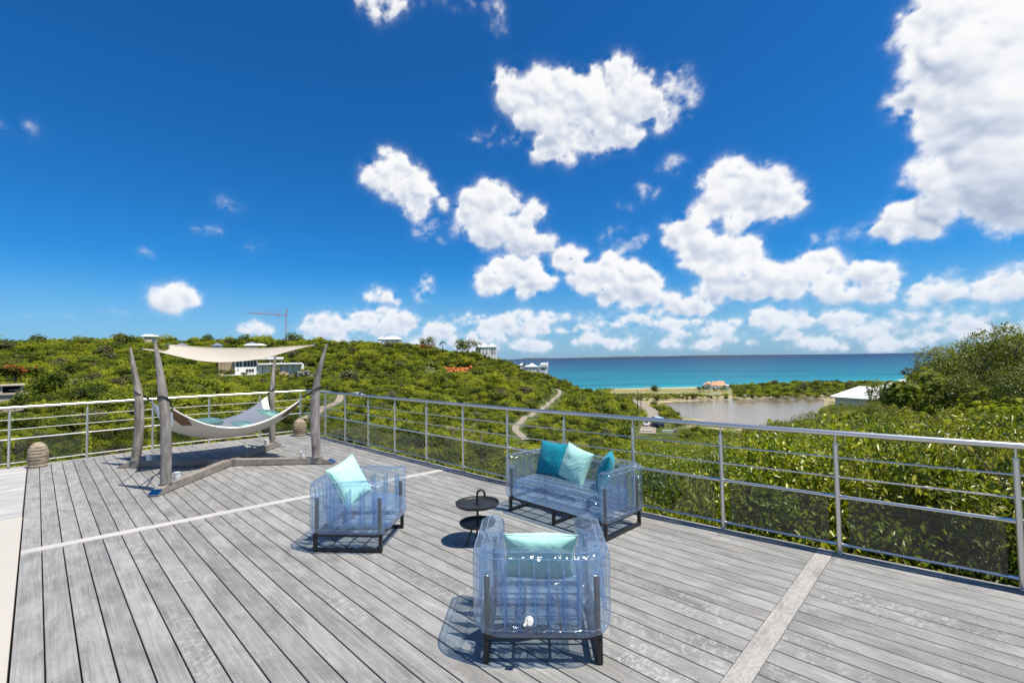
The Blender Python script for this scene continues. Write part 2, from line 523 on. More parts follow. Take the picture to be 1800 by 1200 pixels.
# sky coordinates are stirred so that no puff keeps a round outline
fy_ = E * 2.2 + 0.35
wamp = 0.010 + 0.050 * np.clip(E, 0, 0.5)
k1 = 26.0 / (0.55 + 1.6 * np.clip(E, 0, .6))
A2 = A + wamp * fbm(A * 42 + 3, E * 55, 6, 0.62) * 1.5
E2 = E + wamp * fbm(A * 42 + 60, E * 55 + 31, 6, 0.62) * 1.1
T = np.zeros_like(A); Hh = np.zeros_like(A); low = np.zeros_like(A); wsum = np.full_like(A, 1e-6)
PUFF = []
_p = random.Random(12)
for (a0, e0, ra, re, w) in BLA:
    n = int(6 + 9 * min(4.0, ra / re) * (1.0 if w > .6 else .8))
    for i in range(n):
        u = _p.uniform(-1, 1)
        vmax = math.sqrt(max(0.05, 1 - u * u))
        v_ = _p.uniform(-0.62, 0.85) * vmax
        r = re * _p.uniform(0.30, 0.62) * (0.65 + 0.35 * vmax)
        if w < 0.6:
            r *= 0.75
        x_, y_ = a0 + u * ra * 0.88, e0 + v_ * re
        PUFF.append((x_, y_, r, _p.uniform(-.3, .5) * r, w, e0, re))
        if w > 0.55:
            for q in range(4):
                an = _p.uniform(-0.5, 3.64)
                rr_ = r * _p.uniform(.30, .55)
                PUFF.append((x_ + math.cos(an) * r * .85, y_ + math.sin(an) * r * .85, rr_, _p.uniform(0, .7) * r, w * .9, e0, re))
for (x_, y_, r, z_, w, e0, re) in PUFF:
    m_ = r * 1.0 + 0.03
    i0, i1 = np.searchsorted(aa, x_ - m_), np.searchsorted(aa, x_ + m_)
    j0, j1 = np.searchsorted(ee, y_ - m_), np.searchsorted(ee, y_ + m_)
    if i1 <= i0 or j1 <= j0:
        continue
    sl = (slice(j0, j1), slice(i0, i1))
    d2 = ((A2[sl] - x_) ** 2 + (E2[sl] - y_) ** 2) / (r * r)
    s_ = np.sqrt(np.clip(1 - d2, 0, None))
    T[sl] += w * s_ * (0.55 if w < .6 else 1.0)
    Hh[sl] = np.maximum(Hh[sl], np.where(s_ > 0, z_ + r * s_ + 0.4 * re, 0))
    low[sl] += s_ * (E2[sl] - e0) / re
    wsum[sl] += s_
low = low / wsum
def blur(a, n):
    for _ in range(n):
        b = a.copy()
        b[1:-1] = 0.25 * a[:-2] + 0.5 * a[1:-1] + 0.25 * a[2:]
        a = b.copy()
        a[:, 1:-1] = 0.25 * b[:, :-2] + 0.5 * b[:, 1:-1] + 0.25 * b[:, 2:]
    return a
det = fbm(A * 95, E * 120, 5, 0.62)
det2 = fbm(A * 34 + 5, E * 44, 6, 0.62)
Tb = 0.30 * blur(T, 1) + 0.40 * blur(T, 5) + 0.30 * blur(T, 16)
al = Tb * (1.0 + 0.8 * det) + (0.9 * det + 1.5 * det2) * np.clip(Tb * 2.2, 0, 1)
al = np.clip((al - 0.06) / 1.65, 0, 1)
al = 0.5 * al + 0.5 * al * al * (3 - 2 * al)
halo = np.clip(0.5 * blur(T, 14) + 0.5 * blur(T, 40), 0, 1.2) * np.clip(0.55 + 2.6 * det2 + 0.9 * det, 0, 1)
al = 1 - (1 - al) * (1 - np.clip(0.36 * halo, 0, 0.5))
thick = np.clip((blur(T, 3) - 0.8) / 3.2, 0, 1)
H1 = blur(Hh + 0.012 * (det * .7 + det2) * (0.3 + 2 * np.clip(E, 0, .5)) * (Hh > 0), 2)
st_ = np.radians(0.125)
gy, gx = np.gradient(H1)
nx_, ny_ = -gx / st_, -gy / st_
ln = np.sqrt(nx_ ** 2 + ny_ ** 2 + 1.0)
lam = (nx_ * 0.42 + ny_ * 0.80 + 0.30) / ln
soft = 0.35 * blur(lam, 2) + 0.65 * blur(lam, 10)
ao = np.clip((H1 - blur(H1, 26)) / (0.004 + 0.03 * np.clip(E, 0, .5)), -1, 1)
lowc = blur(np.clip(low, -1, 1), 4)
shade = 0.615 + 0.34 * np.clip(soft, -1, 1) + 0.10 * ao + 0.15 * lowc + 0.16 * (1 - thick) + 0.16 * det2 * thick - 0.05 * thick
shade = np.clip(shade, 0.25, 1.0)
vs = np.stack([DOME_R * np.cos(E) * np.sin(A), DOME_R * np.cos(E) * np.cos(A), DOME_R * np.sin(E) + EYE], -1).reshape(-1, 3)
i0 = (np.arange(ne - 1)[:, None] * na + np.arange(na)[None, :]).ravel()
j0 = (np.arange(ne - 1)[:, None] * na + (np.arange(na)[None, :] + 1) % na).ravel()
quads = np.stack([i0, j0, j0 + na, i0 + na], -1)
me = np_mesh('sky', vs, quads)
for nm, arr in (('cover', al), ('shade', shade)):
    t_ = me.attributes.new(nm, 'FLOAT', 'POINT')
    t_.data.foreach_set('value', arr.astype(np.float32).ravel())
me.polygons.foreach_set('use_smooth', [True] * len(me.polygons))
t = NT(mat('cloud_sky'))
P = vmul(t, t.obj(), 1.0 / DOME_R)
el = t.n('ShaderNodeSeparateXYZ', {0: P}).outputs[2]
cv = t.n('ShaderNodeAttribute', attribute_name='cover').outputs['Fac']
sh = t.n('ShaderNodeAttribute', attribute_name='shade').outputs['Fac']
fine = t.math('SUBTRACT', t.noise(P, 90.0, 5, 0.65, 0.4), 0.5)
edge = t.math('MULTIPLY', t.math('MULTIPLY', cv, t.math('SUBTRACT', 1.0, cv)), 2.6)
alpha = t.math('ADD', cv, t.math('MULTIPLY', fine, edge), True)
alpha = t.math('MULTIPLY', alpha, 0.965)
sh2 = t.math('ADD', sh, t.math('MULTIPLY', fine, 0.10))
cc = t.ramp(sh2, [(0.34, (0.300, 0.355, 0.455)), (0.60, (0.50, 0.535, 0.60)), (0.80, (0.660, 0.665, 0.680)), (0.95, (0.705, 0.705, 0.705))])
cc = t.mix(t.math('MULTIPLY', t.smooth(el, 0.17, 0.0), 0.48), cc, (0.40, 0.49, 0.635))
em = t.n('ShaderNodeEmission', {'Color': cc, 'Strength': 1.0})
tr = t.n('ShaderNodeBsdfTransparent')
veil = t.math('MULTIPLY', t.smooth(el, 0.19, -0.01), 0.58)    # pale sea air low down
m1 = t.n('ShaderNodeMixShader', {0: veil, 1: tr, 2: t.n('ShaderNodeEmission', {'Color': (0.30, 0.395, 0.585, 1)})})
m_sky = t.out(t.n('ShaderNodeMixShader', {0: alpha, 1: m1, 2: em}))
m_sky.cycles.emission_sampling = 'NONE'
struct(link('sky', me, m_sky))

# ------------------------------------------------------------------ terrain
SEA = -24.2
def zc(px, *prof):
    """One bearing: (bearing, [(range, ground height)]); a pair (Y, 'y', row) reads the height off the photo row."""
    phi = azel(ray(px, 640))[0]
    out = []
    for q in prof:
        if len(q) == 3:
            p = at(px, q[2], q[0])
            out.append((math.hypot(p.x, p.y), p.z))
        else:
            out.append((q[0] / math.cos(phi), q[1]))
    return phi, out
y = 'y'
COLS = [
 zc(-900, (6, -4), (20, -6), (45, -6), (90, -3), (150, 4), (230, 12), (330, 4), (500, -12)),
 zc(0, (6, -4), (15, -5.5), (45, y, 790), (90, y, 705), (150, y, 655), (230, y, 610), (330, y, 622), (500, -10)),
 zc(250, (6, -4), (15, -6), (45, y, 795), (90, y, 712), (150, y, 660), (230, y, 608), (330, y, 620), (500, -12)),
 zc(450, (6, -4), (15, -6.5), (45, y, 800), (90, y, 725), (150, y, 680), (172, y, 662), (186, y, 656), (240, y, 614), (280, y, 606), (380, y, 622), (520, -16)),
 zc(600, (6, -4), (15, -6.5), (45, y, 805), (80, y, 762), (110, y, 714), (150, y, 676), (200, y, 642), (260, y, 609), (380, y, 630), (500, -20)),
 zc(700, (6, -4), (15, -6.5), (45, y, 815), (80, y, 767), (120, y, 714), (180, y, 662), (270, y, 608), (380, y, 640), (460, -26)),
 zc(790, (6, -4), (15, -6.3), (45, y, 825), (80, y, 777), (130, y, 715), (190, y, 662), (235, y, 653), (275, y, 617), (380, y, 660), (440, -27)),
 zc(860, (6, -4), (15, -6.0), (45, y, 830), (80, y, 780), (130, y, 720), (200, y, 668), (272, y, 630), (300, y, 628), (380, y, 700), (430, -27)),
 zc(910, (6, -4), (15, -5.8), (45, y, 832), (80, y, 784), (130, y, 727), (200, y, 678), (262, y, 650), (300, y, 664), (345, -20), (400, -27)),
 zc(960, (6, -4), (15, -5.6), (45, y, 835), (80, y, 790), (130, y, 735), (200, y, 692), (250, y, 664), (275, y, 668), (325, -24), (360, -27)),
 zc(1010, (6, -4), (15, -5.4), (45, y, 838), (80, y, 797), (130, y, 744), (190, y, 706), (240, y, 685), (270, y, 695), (310, -25), (350, -27)),
 zc(1080, (6, -3.8), (15, -5.2), (45, y, 840), (80, y, 802), (130, y, 757), (190, y, 718), (222, y, 702), (250, -22.8), (300, -23.2), (385, -23.3), (410, -26), (500, -28)),
 zc(1120, (6, -3.6), (15, -5.0), (40, y, 842), (80, y, 808), (120, y, 774), (150, -22.4), (210, -22.7), (300, -23.2), (385, -23.3), (410, -26), (500, -28)),
 zc(1180, (6, -3.4), (15, -4.8), (40, y, 842), (80, y, 810), (120, -20.6), (150, -22.6), (196, -23.3), (212, -25), (262, -25), (272, -23.4), (385, -23.2), (410, -26), (500, -28)),
 zc(1300, (7, -3.0), (20, -5), (40, -9), (80, -15.5), (130, -22), (160, -23.4), (172, -25), (274, -25), (282, -23.4), (390, -23.0), (415, -26), (500, -28)),
 zc(1420, (7, -2.6), (20, -4.5), (40, -7.5), (80, -12), (120, -18), (160, -23.2), (175, -25), (288, -25), (296, -23.4), (388, -22.3), (415, -26), (500, -28)),
 zc(1520, (7, -2.4), (20, -3.6), (40, -5.6), (80, -10.5), (110, -13.5), (160, -19), (230, -22), (385, -21.6), (425, -26), (500, -28)),
 zc(1650, (7, -2.1), (15, -1.9), (25, -1.6), (40, -1.8), (70, -5), (120, -10), (250, -20), (400, -22), (450, -26)),
 zc(1800, (7, -1.9), (12, -1.4), (20, -0.4), (35, 0.3), (60, -0.5), (150, -9), (400, -22), (450, -26)),
 zc(2400, (7, -1.6), (20, 0.6), (40, 2.0), (80, 2.5), (200, -6), (450, -25)),
]
CPHI = np.array([c[0] for c in COLS])
RGRID = np.concatenate([[0.5, 3.0], np.geomspace(5.0, 620, 150)])
CZ = np.array([np.interp(RGRID, [q[0] for q in c[1]], [q[1] for q in c[1]], right=-28.0) for c in COLS])
def smooth_rows(a, k):
    out = a.copy()
    for _ in range(k):
        out[:, 1:-1] = 0.25 * out[:, :-2] + 0.5 * out[:, 1:-1] + 0.25 * out[:, 2:]
    return out
CZ = smooth_rows(CZ, 3)
LR = np.log(RGRID)
DIPS = []                                              # terraces cut into the slope for the buildings
for (q, dr_, dd_) in (((803, 650, 232), 9, 2.6), ((786, 650, 232), 5, 2.0), ((820, 650, 232), 5, 2.0), ((430, 657, 186), 13, 1.6), ((500, 655, 187), 13, 1.2), ((940, 652, 260), 9, 0.9), ((856, 624, 276), 10, 2.4), ((688, 600, 277), 9, 1.5), ((264, 598, 242), 8, 1.2), ((10, 712, 80), 6, 1.5)):
    p = at(*q)
    DIPS.append((p.x, p.y, dr_, dd_))
def hgt(x, y_):
    """Ground height (arrays)."""
    x = np.asarray(x, float); y_ = np.asarray(y_, float)
    phi = np.arctan2(x, y_)
    # behind the camera the land stays level
    lim0, lim1 = CPHI[0], CPHI[-1]
    back = np.clip(np.minimum(np.abs(phi - lim0), np.abs(phi - lim1)) / R_(40), 0, 1) * ((phi < lim0) | (phi > lim1))
    phi = np.clip(phi, lim0, lim1)
    r = np.clip(np.hypot(x, y_), RGRID[0], RGRID[-1])
    j = np.clip(np.searchsorted(CPHI, phi) - 1, 0, len(CPHI) - 2)
    tj = (phi - CPHI[j]) / (CPHI[j + 1] - CPHI[j])
    k = np.clip(np.searchsorted(RGRID, r) - 1, 0, len(RGRID) - 2)
    tk = (np.log(r) - LR[k]) / (LR[k + 1] - LR[k])
    z = (CZ[j, k] * (1 - tj) + CZ[j + 1, k] * tj) * (1 - tk) + (CZ[j, k + 1] * (1 - tj) + CZ[j + 1, k + 1] * tj) * tk
    z = z * (1 - back) - 4.0 * back
    bump = 0.5 * np.sin(x * 0.21 + 1.3 * np.sin(y_ * 0.13)) * np.sin(y_ * 0.17) + 0.25 * np.sin(x * 0.53 + y_ * 0.31)
    amp = np.clip((r - 14) / 60, 0, 1) * (z > -21.5)
    z = z + bump * amp
    for (dx_, dy_, dr_, dd_) in DIPS:
        z = z - dd_ * np.exp(-(((x - dx_) ** 2 + (y_ - dy_) ** 2) / dr_ ** 2) ** 2)
    return z
def hz(x, y_): return float(hgt(x, y_))
pa = np.radians(np.concatenate([np.arange(-180, -66, 3.0), np.arange(-66, 66, 0.45), np.arange(66, 180, 3.0)]))
PA, PR = np.meshgrid(pa, RGRID)
X, Yg = PR * np.sin(PA), PR * np.cos(PA)
Z = hgt(X, Yg)
na_ = len(pa); nr_ = len(RGRID)
i0 = (np.arange(nr_ - 1)[:, None] * na_ + np.arange(na_)[None, :]).ravel()
j0 = (np.arange(nr_ - 1)[:, None] * na_ + (np.arange(na_)[None, :] + 1) % na_).ravel()
me = np_mesh('ground', np.stack([X, Yg, Z], -1).reshape(-1, 3), np.stack([i0, i0 + na_, j0 + na_, j0], -1))
me.polygons.foreach_set('use_smooth', [True] * len(me.polygons))
t = NT(mat('hill_ground'))
p = t.pos()
n1 = t.noise(p, 0.22, 6, 0.6)
n2 = t.noise(p, 1.6, 5, 0.6)
c = t.mix(t.smooth(n1, 0.42, 0.62), (0.045, 0.060, 0.016), (0.10, 0.125, 0.03))
c = t.mix(t.math('MULTIPLY', t.smooth(n2, 0.55, 0.72), 0.5), c, (0.16, 0.13, 0.075))
z = t.n('ShaderNodeSeparateXYZ', {0: p}).outputs[2]
sand = t.smooth(t.math('ADD', z, t.math('MULTIPLY', n1, 1.4)), -22.0, -22.9)
dry = t.mix(t.smooth(n1, 0.45, 0.62), (0.42, 0.34, 0.225), (0.20, 0.19, 0.07))
c = t.mix(sand, c, dry)
yy = t.n('ShaderNodeSeparateXYZ', {0: p}).outputs[1]
lawn = t.math('MULTIPLY', t.math('MULTIPLY', sand, t.smooth(yy, 288, 300)), t.smooth(n2, 0.38, 0.52))
c = t.mix(t.math('MULTIPLY', lawn, 0.85), c, (0.20, 0.205, 0.055))
green = t.math('MULTIPLY', t.math('MULTIPLY', sand, t.smooth(yy, 262, 250)), t.smooth(n1, 0.40, 0.52))
c = t.mix(t.math('MULTIPLY', green, 0.9), c, (0.10, 0.135, 0.03))
c = t.mix(t.math('MULTIPLY', sand, t.smooth(yy, 366, 380)), c, (0.62, 0.52, 0.38))
struct(link('ground', me, t.out(t.bsdf(c, 0.95, 0, 0.1, t.bump(n2, 0.6, 0.2)))))

# sea out to the horizon
ang = np.radians(np.arange(-75, 75.1, 2.5))
rr = np.concatenate([np.geomspace(200, 21000, 40)])
AA, RRm = np.meshgrid(ang, rr)
vs = np.stack([RRm * np.sin(AA), RRm * np.cos(AA), np.full_like(AA, SEA)], -1).reshape(-1, 3)
k = len(ang)
i0 = (np.arange(len(rr) - 1)[:, None] * k + np.arange(k - 1)[None, :]).ravel()
me = np_mesh('sea', vs, np.stack([i0, i0 + 1, i0 + 1 + k, i0 + k], -1))
t = NT(mat('sea_water'))
p = t.pos()
yy = t.n('ShaderNodeSeparateXYZ', {0: p}).outputs[1]
ly = t.math('LOGARITHM', yy, 10.0)
wob = t.math('MULTIPLY', t.math('SUBTRACT', t.noise(t.mapping(p, (0.0007, 0.004, 1)), 1.0, 5, 0.6), 0.5), 0.55)
ly2 = t.math('ADD', ly, wob)
rmp = t.ramp(t.n('ShaderNodeMapRange', {0: ly2, 1: 2.55, 2: 4.2}).outputs[0],
             [(0.0, (0.022, 0.31, 0.34)), (0.06, (0.006, 0.180, 0.240)), (0.28, (0.003, 0.098, 0.172)), (0.50, (0.001, 0.052, 0.120)), (0.72, (0.001, 0.028, 0.085)), (1.0, (0.001, 0.020, 0.070))])
reef = t.smooth(t.noise(t.mapping(p, (0.0030, 0.013, 1), (3, 1, 0)), 1.0, 7, 0.66, 0.8), 0.49, 0.66)
rmp = t.mix(t.math('MULTIPLY', reef, 0.70), rmp, (0.002, 0.040, 0.100))
foam_n = t.noise(t.mapping(p, (0.03, 0.11, 1)), 1.0, 5, 0.7)
foam = t.math('MULTIPLY', t.smooth(foam_n, 0.70, 0.735), t.smooth(t.noise(t.mapping(p, (0.0012, 0.003, 1), (7, 2, 0)), 1.0, 2), 0.50, 0.62))
rmp = t.mix(t.math('MULTIPLY', foam, 0.7), rmp, (0.75, 0.8, 0.8))
w1 = t.noise(t.mapping(p, (0.10, 0.30, 1)), 1.0, 6, 0.65)
struct(link('sea', me, t.out(t.bsdf(rmp, 0.45, 0, 0.12, t.bump(w1, 0.9, 1.2)))))

# the lagoon behind the beach
poly = [at(1068, 720, 1).x for _ in ()]
pond_px = [(1122, 706), (1200, 699), (1300, 697), (1430, 694.5), (1580, 694.5), (1600, 790), (1400, 775), (1280, 775), (1200, 770), (1180, 748), (1148, 722)]
pv = []
for (x_, y_) in pond_px:
    d = ray(x_, y_)
    tt = (SEA + 0.06 - EYE) / d.z
    pv.append((d.x * tt, d.y * tt))
mb = MB()
mb.add([(a, b, SEA + 0.06) for a, b in pv], [tuple(range(len(pv)))[::-1]])
t = NT(mat('lagoon_water'))
p = t.pos()
n = t.noise(t.mapping(p, (0.02, 0.06, 1)), 1.0, 5, 0.6)
c = t.mix(n, (0.185, 0.135, 0.078), (0.235, 0.185, 0.120))
struct(mb.obj('lagoon', t.out(t.bsdf(c, 0.07, 0, 0.5, t.bump(t.noise(t.mapping(p, (0.5, 1.6, 1)), 1.0, 5, 0.65), 0.30, 0.22)))))

# low island on the horizon
vs, fs = [], []
x0, x1 = 895, 1470
for i in range(160):
    x_ = x0 + (x1 - x0) * i / 159
    f = min(1, i / 10, (159 - i) / 60)
    b = at(x_, 630, 15500)
    b.z = SEA - 5
    h = f * (52 + 30 * mn.noise((i * 0.06, 0, 0)) + 14 * mn.noise((i * 0.31, 4, 0)))
    vs += [tuple(b), (b.x, b.y, SEA + 4 + max(0, h) * 0.25), (b.x * 1.05, b.y * 1.05, SEA + max(0, h)), (b.x * 1.15, b.y * 1.15, SEA - 5)]
for i in range(159):
    for q in range(3):
        fs.append((i * 4 + q, i * 4 + 4 + q, i * 4 + 5 + q, i * 4 + 1 + q))
t = NT(mat('hazy_island_land'))
n = t.noise(t.mapping(t.pos(), (0.012, 0.012, 0.05)), 1.0, 4, 0.7)
c = t.mix(t.smooth(n, 0.56, 0.64), (0.085, 0.115, 0.125), (0.40, 0.41, 0.42))  # bluish greys put the distance haze into the land colour
struct(MB().add(vs, fs).obj('island', t.out(t.bsdf(c, 1.0, 0, 0.0))))

# roads: ribbons draped 6 cm over the ground
def road(name, pts, w, m):
    pts = [Vector(p) for p in pts]
    fine = []
    for i in range(len(pts) - 1):
        p0 = pts[max(i - 1, 0)]; p1 = pts[i]; p2 = pts[i + 1]; p3 = pts[min(i + 2, len(pts) - 1)]
        for q in range(10):
            u = q / 10
            fine.append(0.5 * ((2 * p1) + (p2 - p0) * u + (2 * p0 - 5 * p1 + 4 * p2 - p3) * u * u + (3 * p1 - p0 - 3 * p2 + p3) * u ** 3))
    fine.append(pts[-1])
    mb = MB()
    for i, p in enumerate(fine):
        d = (fine[min(i + 1, len(fine) - 1)] - fine[max(i - 1, 0)])
        d.z = 0
        d.normalize()
        n = Vector((d.y, -d.x, 0))
        zz = max(hz(*(p + n * (k * w / 2)).xy) for k in (-1, -.5, 0, .5, 1)) + 0.10
        for k in (-1, 1):
            q = p + n * (k * w / 2)
            mb.v.append((q.x, q.y, zz))
        for k in (-1, 1):
            q = p + n * (k * (w / 2 + 0.15))
            mb.v.append((q.x, q.y, zz - 1.0))
        if i:
            o = i * 4
            mb.f += [(o - 4, o - 3, o + 1, o), (o - 2, o - 4, o, o + 2), (o - 3, o - 1, o + 3, o + 1)]
    return struct(mb.obj(name, m)), fine
def on_ground(x_, y_, r0=20, r1=400):
    """Where the sight line through a photo pixel meets the land."""
    d = ray(x_, y_)
    d = d / math.hypot(d.x, d.y)
    r = r0
    while r < r1:
        if EYE + d.z * r <= hz(d.x * r, d.y * r):
            break
        r += 0.5
    return Vector((d.x * r, d.y * r, hz(d.x * r, d.y * r)))
MT['road'] = simple('pale_concrete_road', (0.27, 0.235, 0.185), 0.9, 0, 0.2, 0.2, 0.6)
MT['track'] = simple('dirt_track', (0.44, 0.36, 0.27), 0.95, 0, 0.1, 0.25, 0.5)
ROADS = []
pts = [on_ground(x_, y_) for x_, y_ in ((978, 684), (984, 690), (972, 702), (955, 716), (934, 731), (914, 744), (906, 754), (913, 764), (925, 775))]
ROADS.append((road('hill_road', pts, 1.45, 'road')[1], 1.6))
pts = [on_ground(x_, y_) for x_, y_ in ((548, 686), (582, 690), (598, 694), (596, 704), (578, 714), (556, 726), (530, 738))]
ROADS.append((road('lane', pts, 1.8, 'road')[1], 1.9))
pts = [on_ground(x_, y_) for x_, y_ in ((1118, 703), (1132, 714), (1145, 722), (1149, 731), (1144, 742), (1140, 752), (1138, 762))]
ROADS.append((road('valley_road', pts, 5.0, 'road')[1], 4.2))

# ------------------------------------------------------------------ foliage
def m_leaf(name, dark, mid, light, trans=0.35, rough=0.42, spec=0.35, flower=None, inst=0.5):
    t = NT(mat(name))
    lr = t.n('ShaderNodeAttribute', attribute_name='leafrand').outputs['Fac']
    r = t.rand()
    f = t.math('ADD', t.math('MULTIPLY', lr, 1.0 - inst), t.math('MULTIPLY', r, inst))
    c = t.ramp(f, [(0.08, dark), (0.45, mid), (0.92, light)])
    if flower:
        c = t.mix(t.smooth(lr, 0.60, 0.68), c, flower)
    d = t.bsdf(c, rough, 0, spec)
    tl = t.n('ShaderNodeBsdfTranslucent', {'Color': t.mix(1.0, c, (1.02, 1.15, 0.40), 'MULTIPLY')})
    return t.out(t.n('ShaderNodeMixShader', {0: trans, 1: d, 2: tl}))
MT['scrub'] = m_leaf('scrub_leaves', (0.050, 0.076, 0.013), (0.205, 0.240, 0.025), (0.450, 0.440, 0.040), 0.42, 0.6, 0.15, None, 0.55)
MT['scrub_dark'] = m_leaf('dark_scrub_leaves', (0.028, 0.046, 0.010), (0.095, 0.128, 0.018), (0.195, 0.220, 0.030), 0.36, 0.6, 0.15)
MT['scrub_dry'] = m_leaf('dry_scrub_leaves', (0.075, 0.068, 0.040), (0.150, 0.145, 0.075), (0.24, 0.23, 0.12), 0.25, 0.8, 0.1)
MT['hedge_a'] = m_leaf('bright_hedge_leaves', (0.030, 0.066, 0.008), (0.170, 0.225, 0.015), (0.52, 0.48, 0.022), 0.38, 0.30, 0.5, None, 0.34)
MT['hedge_b'] = m_leaf('lance_hedge_leaves', (0.030, 0.054, 0.010), (0.150, 0.180, 0.020), (0.46, 0.41, 0.034), 0.36, 0.30, 0.5, None, 0.34)
MT['olive'] = m_leaf('olive_tree_leaves', (0.050, 0.072, 0.014), (0.155, 0.175, 0.030), (0.33, 0.315, 0.050), 0.36, 0.42, 0.4, None, 0.35)
MT['flame'] = m_leaf('flame_tree_leaves', (0.03, 0.05, 0.01), (0.07, 0.10, 0.015), (0.10, 0.14, 0.02), 0.3, 0.6, 0.2, (0.62, 0.11, 0.02), 0.2)
MT['palm'] = m_leaf('palm_leaves', (0.03, 0.06, 0.015), (0.06, 0.10, 0.02), (0.12, 0.15, 0.03), 0.3, 0.4, 0.4)
MT['bark'] = simple('bark', (0.17, 0.14, 0.11), 0.95, 0, 0.1, 0.35, 12, 0.4)
MT['dead'] = simple('dead_twigs', (0.30, 0.26, 0.23), 0.95, 0, 0.1, 0.2, 8)

def unit(a):
    return a / np.maximum(np.linalg.norm(a, axis=-1, keepdims=True), 1e-9)
def lump_centres(rs, n, flat, spread):
    c = []
    while len(c) < n:
        p = rs.uniform(-1, 1, 3)
        if np.hypot(p[0], p[1]) ** 2 + p[2] ** 2 < 1:
            c.append((p[0] * spread, p[1] * spread, 0.60 + p[2] * flat))
    return np.array(c)
def crown(name, seed, n, leaf, lumps=11, flat=0.26, spread=0.42, lr=(0.16, 0.27), shape='card', hole=0.0, lo=0.12):
    """Crown of height about 1 standing on z = 0; leaves sit on the shells of many small clumps."""
    rs = np.random.RandomState(seed)
    C = lump_centres(rs, lumps, flat, spread)
    Rr = rs.uniform(lr[0], lr[1], lumps)
    k = rs.choice(lumps, n, p=Rr ** 2 / (Rr ** 2).sum())
    d = unit(rs.normal(size=(n, 3)) + np.array([0, 0, 0.35]))
    rad = Rr[k] * (1.0 - 0.38 * rs.rand(n) ** 1.5)
    lumpy = 1 + 0.25 * np.sin(d[:, 0] * 7 + k) * np.sin(d[:, 1] * 6 + 2 * k)
    p = C[k] + d * (rad * lumpy)[:, None]
    keep = p[:, 2] > lo
    p, d, k = p[keep], d[keep], k[keep]
    n = len(p)
    nrm = unit(d * 0.70 + np.array([0, 0, 0.75]) + rs.normal(size=(n, 3)) * 0.42)
    ax = unit(np.cross(nrm, rs.normal(size=(n, 3))))
    bx = np.cross(nrm, ax)
    if shape == 'card':
        L = leaf * rs.uniform(0.6, 1.25, n)[:, None]
        w = L * rs.uniform(0.45, 0.8, n)[:, None]
        v = np.stack([p - ax * L, p - bx * w + nrm * L * 0.12, p + ax * L, p + bx * w + nrm * L * 0.12], 1)
        q = np.arange(n * 4).reshape(n, 4)
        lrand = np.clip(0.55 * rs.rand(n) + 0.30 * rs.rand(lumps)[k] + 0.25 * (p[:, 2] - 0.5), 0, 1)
        return np_mesh(name, v.reshape(-1, 3), q, {'leafrand': lrand})
    # real leaves: a folded blade on a stalk that points outwards
    asp = shape
    ax = unit(d * 0.8 + rs.normal(size=(n, 3)) * 0.55 + np.array([0, 0, -0.1]))
    nrm = unit(nrm - ax * (nrm * ax).sum(1, keepdims=True))
    bx = np.cross(nrm, ax)
    L = leaf * rs.uniform(0.6, 1.2, n)[:, None]
    w = L * asp
    b = p - ax * L * 0.5
    tip = b + ax * L - nrm * L * 0.16
    m1, m2 = b + ax * L * 0.33, b + ax * L * 0.70
    up = nrm * w * 0.35
    v = np.stack([b, m1 + bx * w + up, m2 + bx * w * 0.8 + up * .7 - nrm * L * .06, tip, m2 - bx * w * 0.8 + up * .7 - nrm * L * .06, m1 - bx * w + up], 1)
    o = (np.arange(n) * 6)[:, None]
    q = np.concatenate([o + np.array([0, 1, 2, 3]), o + np.array([0, 3, 4, 5])], 1).reshape(-1, 4)
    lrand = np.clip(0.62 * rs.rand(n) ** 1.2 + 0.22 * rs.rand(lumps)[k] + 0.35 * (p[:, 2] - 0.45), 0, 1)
    return np_mesh(name, v.reshape(-1, 3), q, {'leafrand': np.repeat(lrand, 2)})
def limbs(name, seed, n=6, r=0.035, top=0.72, spread=0.34, twigs=0, fork=0.22):
    rs = random.Random(seed)
    mb = MB()
    mb.tube([(0, 0, -0.12), (0.01, 0, 0.1), (0.0, 0.02, fork)], [r * 1.25, r, r * 0.85], 7)
    for i in range(n):
        a = 2 * math.pi * (i + rs.random() * .6) / n
        s = spread * (0.5 + 0.7 * rs.random())
        e = Vector((math.cos(a) * s, math.sin(a) * s, top * (0.75 + 0.4 * rs.random())))
        mid = Vector((e.x * 0.55 + rs.uniform(-.05, .05), e.y * 0.55, fork + (e.z - fork) * 0.45))
        mb.tube([(0, 0.02, fork - 0.05), mid, e], [r * 0.65, r * 0.42, r * 0.12], 6)
        for k in range(twigs):
            u = 0.35 + 0.6 * rs.random()
            p = mid.lerp(e, u)
            q = p + Vector((rs.uniform(-.13, .13), rs.uniform(-.13, .13), rs.uniform(0.02, .16)))
            mb.tube([p, p.lerp(q, .5) + Vector((0, 0, .015)), q], [r * .22, r * .14, r * .05], 5)
    return mb.mesh(name, True)

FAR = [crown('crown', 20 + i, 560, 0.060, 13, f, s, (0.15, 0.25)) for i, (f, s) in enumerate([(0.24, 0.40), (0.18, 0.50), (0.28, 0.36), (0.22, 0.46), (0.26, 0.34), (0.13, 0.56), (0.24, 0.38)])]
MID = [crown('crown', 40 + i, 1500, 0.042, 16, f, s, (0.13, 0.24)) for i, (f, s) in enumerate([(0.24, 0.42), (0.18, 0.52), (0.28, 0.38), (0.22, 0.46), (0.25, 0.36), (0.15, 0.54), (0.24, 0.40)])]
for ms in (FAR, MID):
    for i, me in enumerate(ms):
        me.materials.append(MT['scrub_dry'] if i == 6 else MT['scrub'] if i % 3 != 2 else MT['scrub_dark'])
TRUNK = [limbs('trunk', 60 + i, 5, 0.028, 0.70, 0.36, 2) for i in range(3)]
for me in TRUNK:
    me.materials.append(MT['bark'])

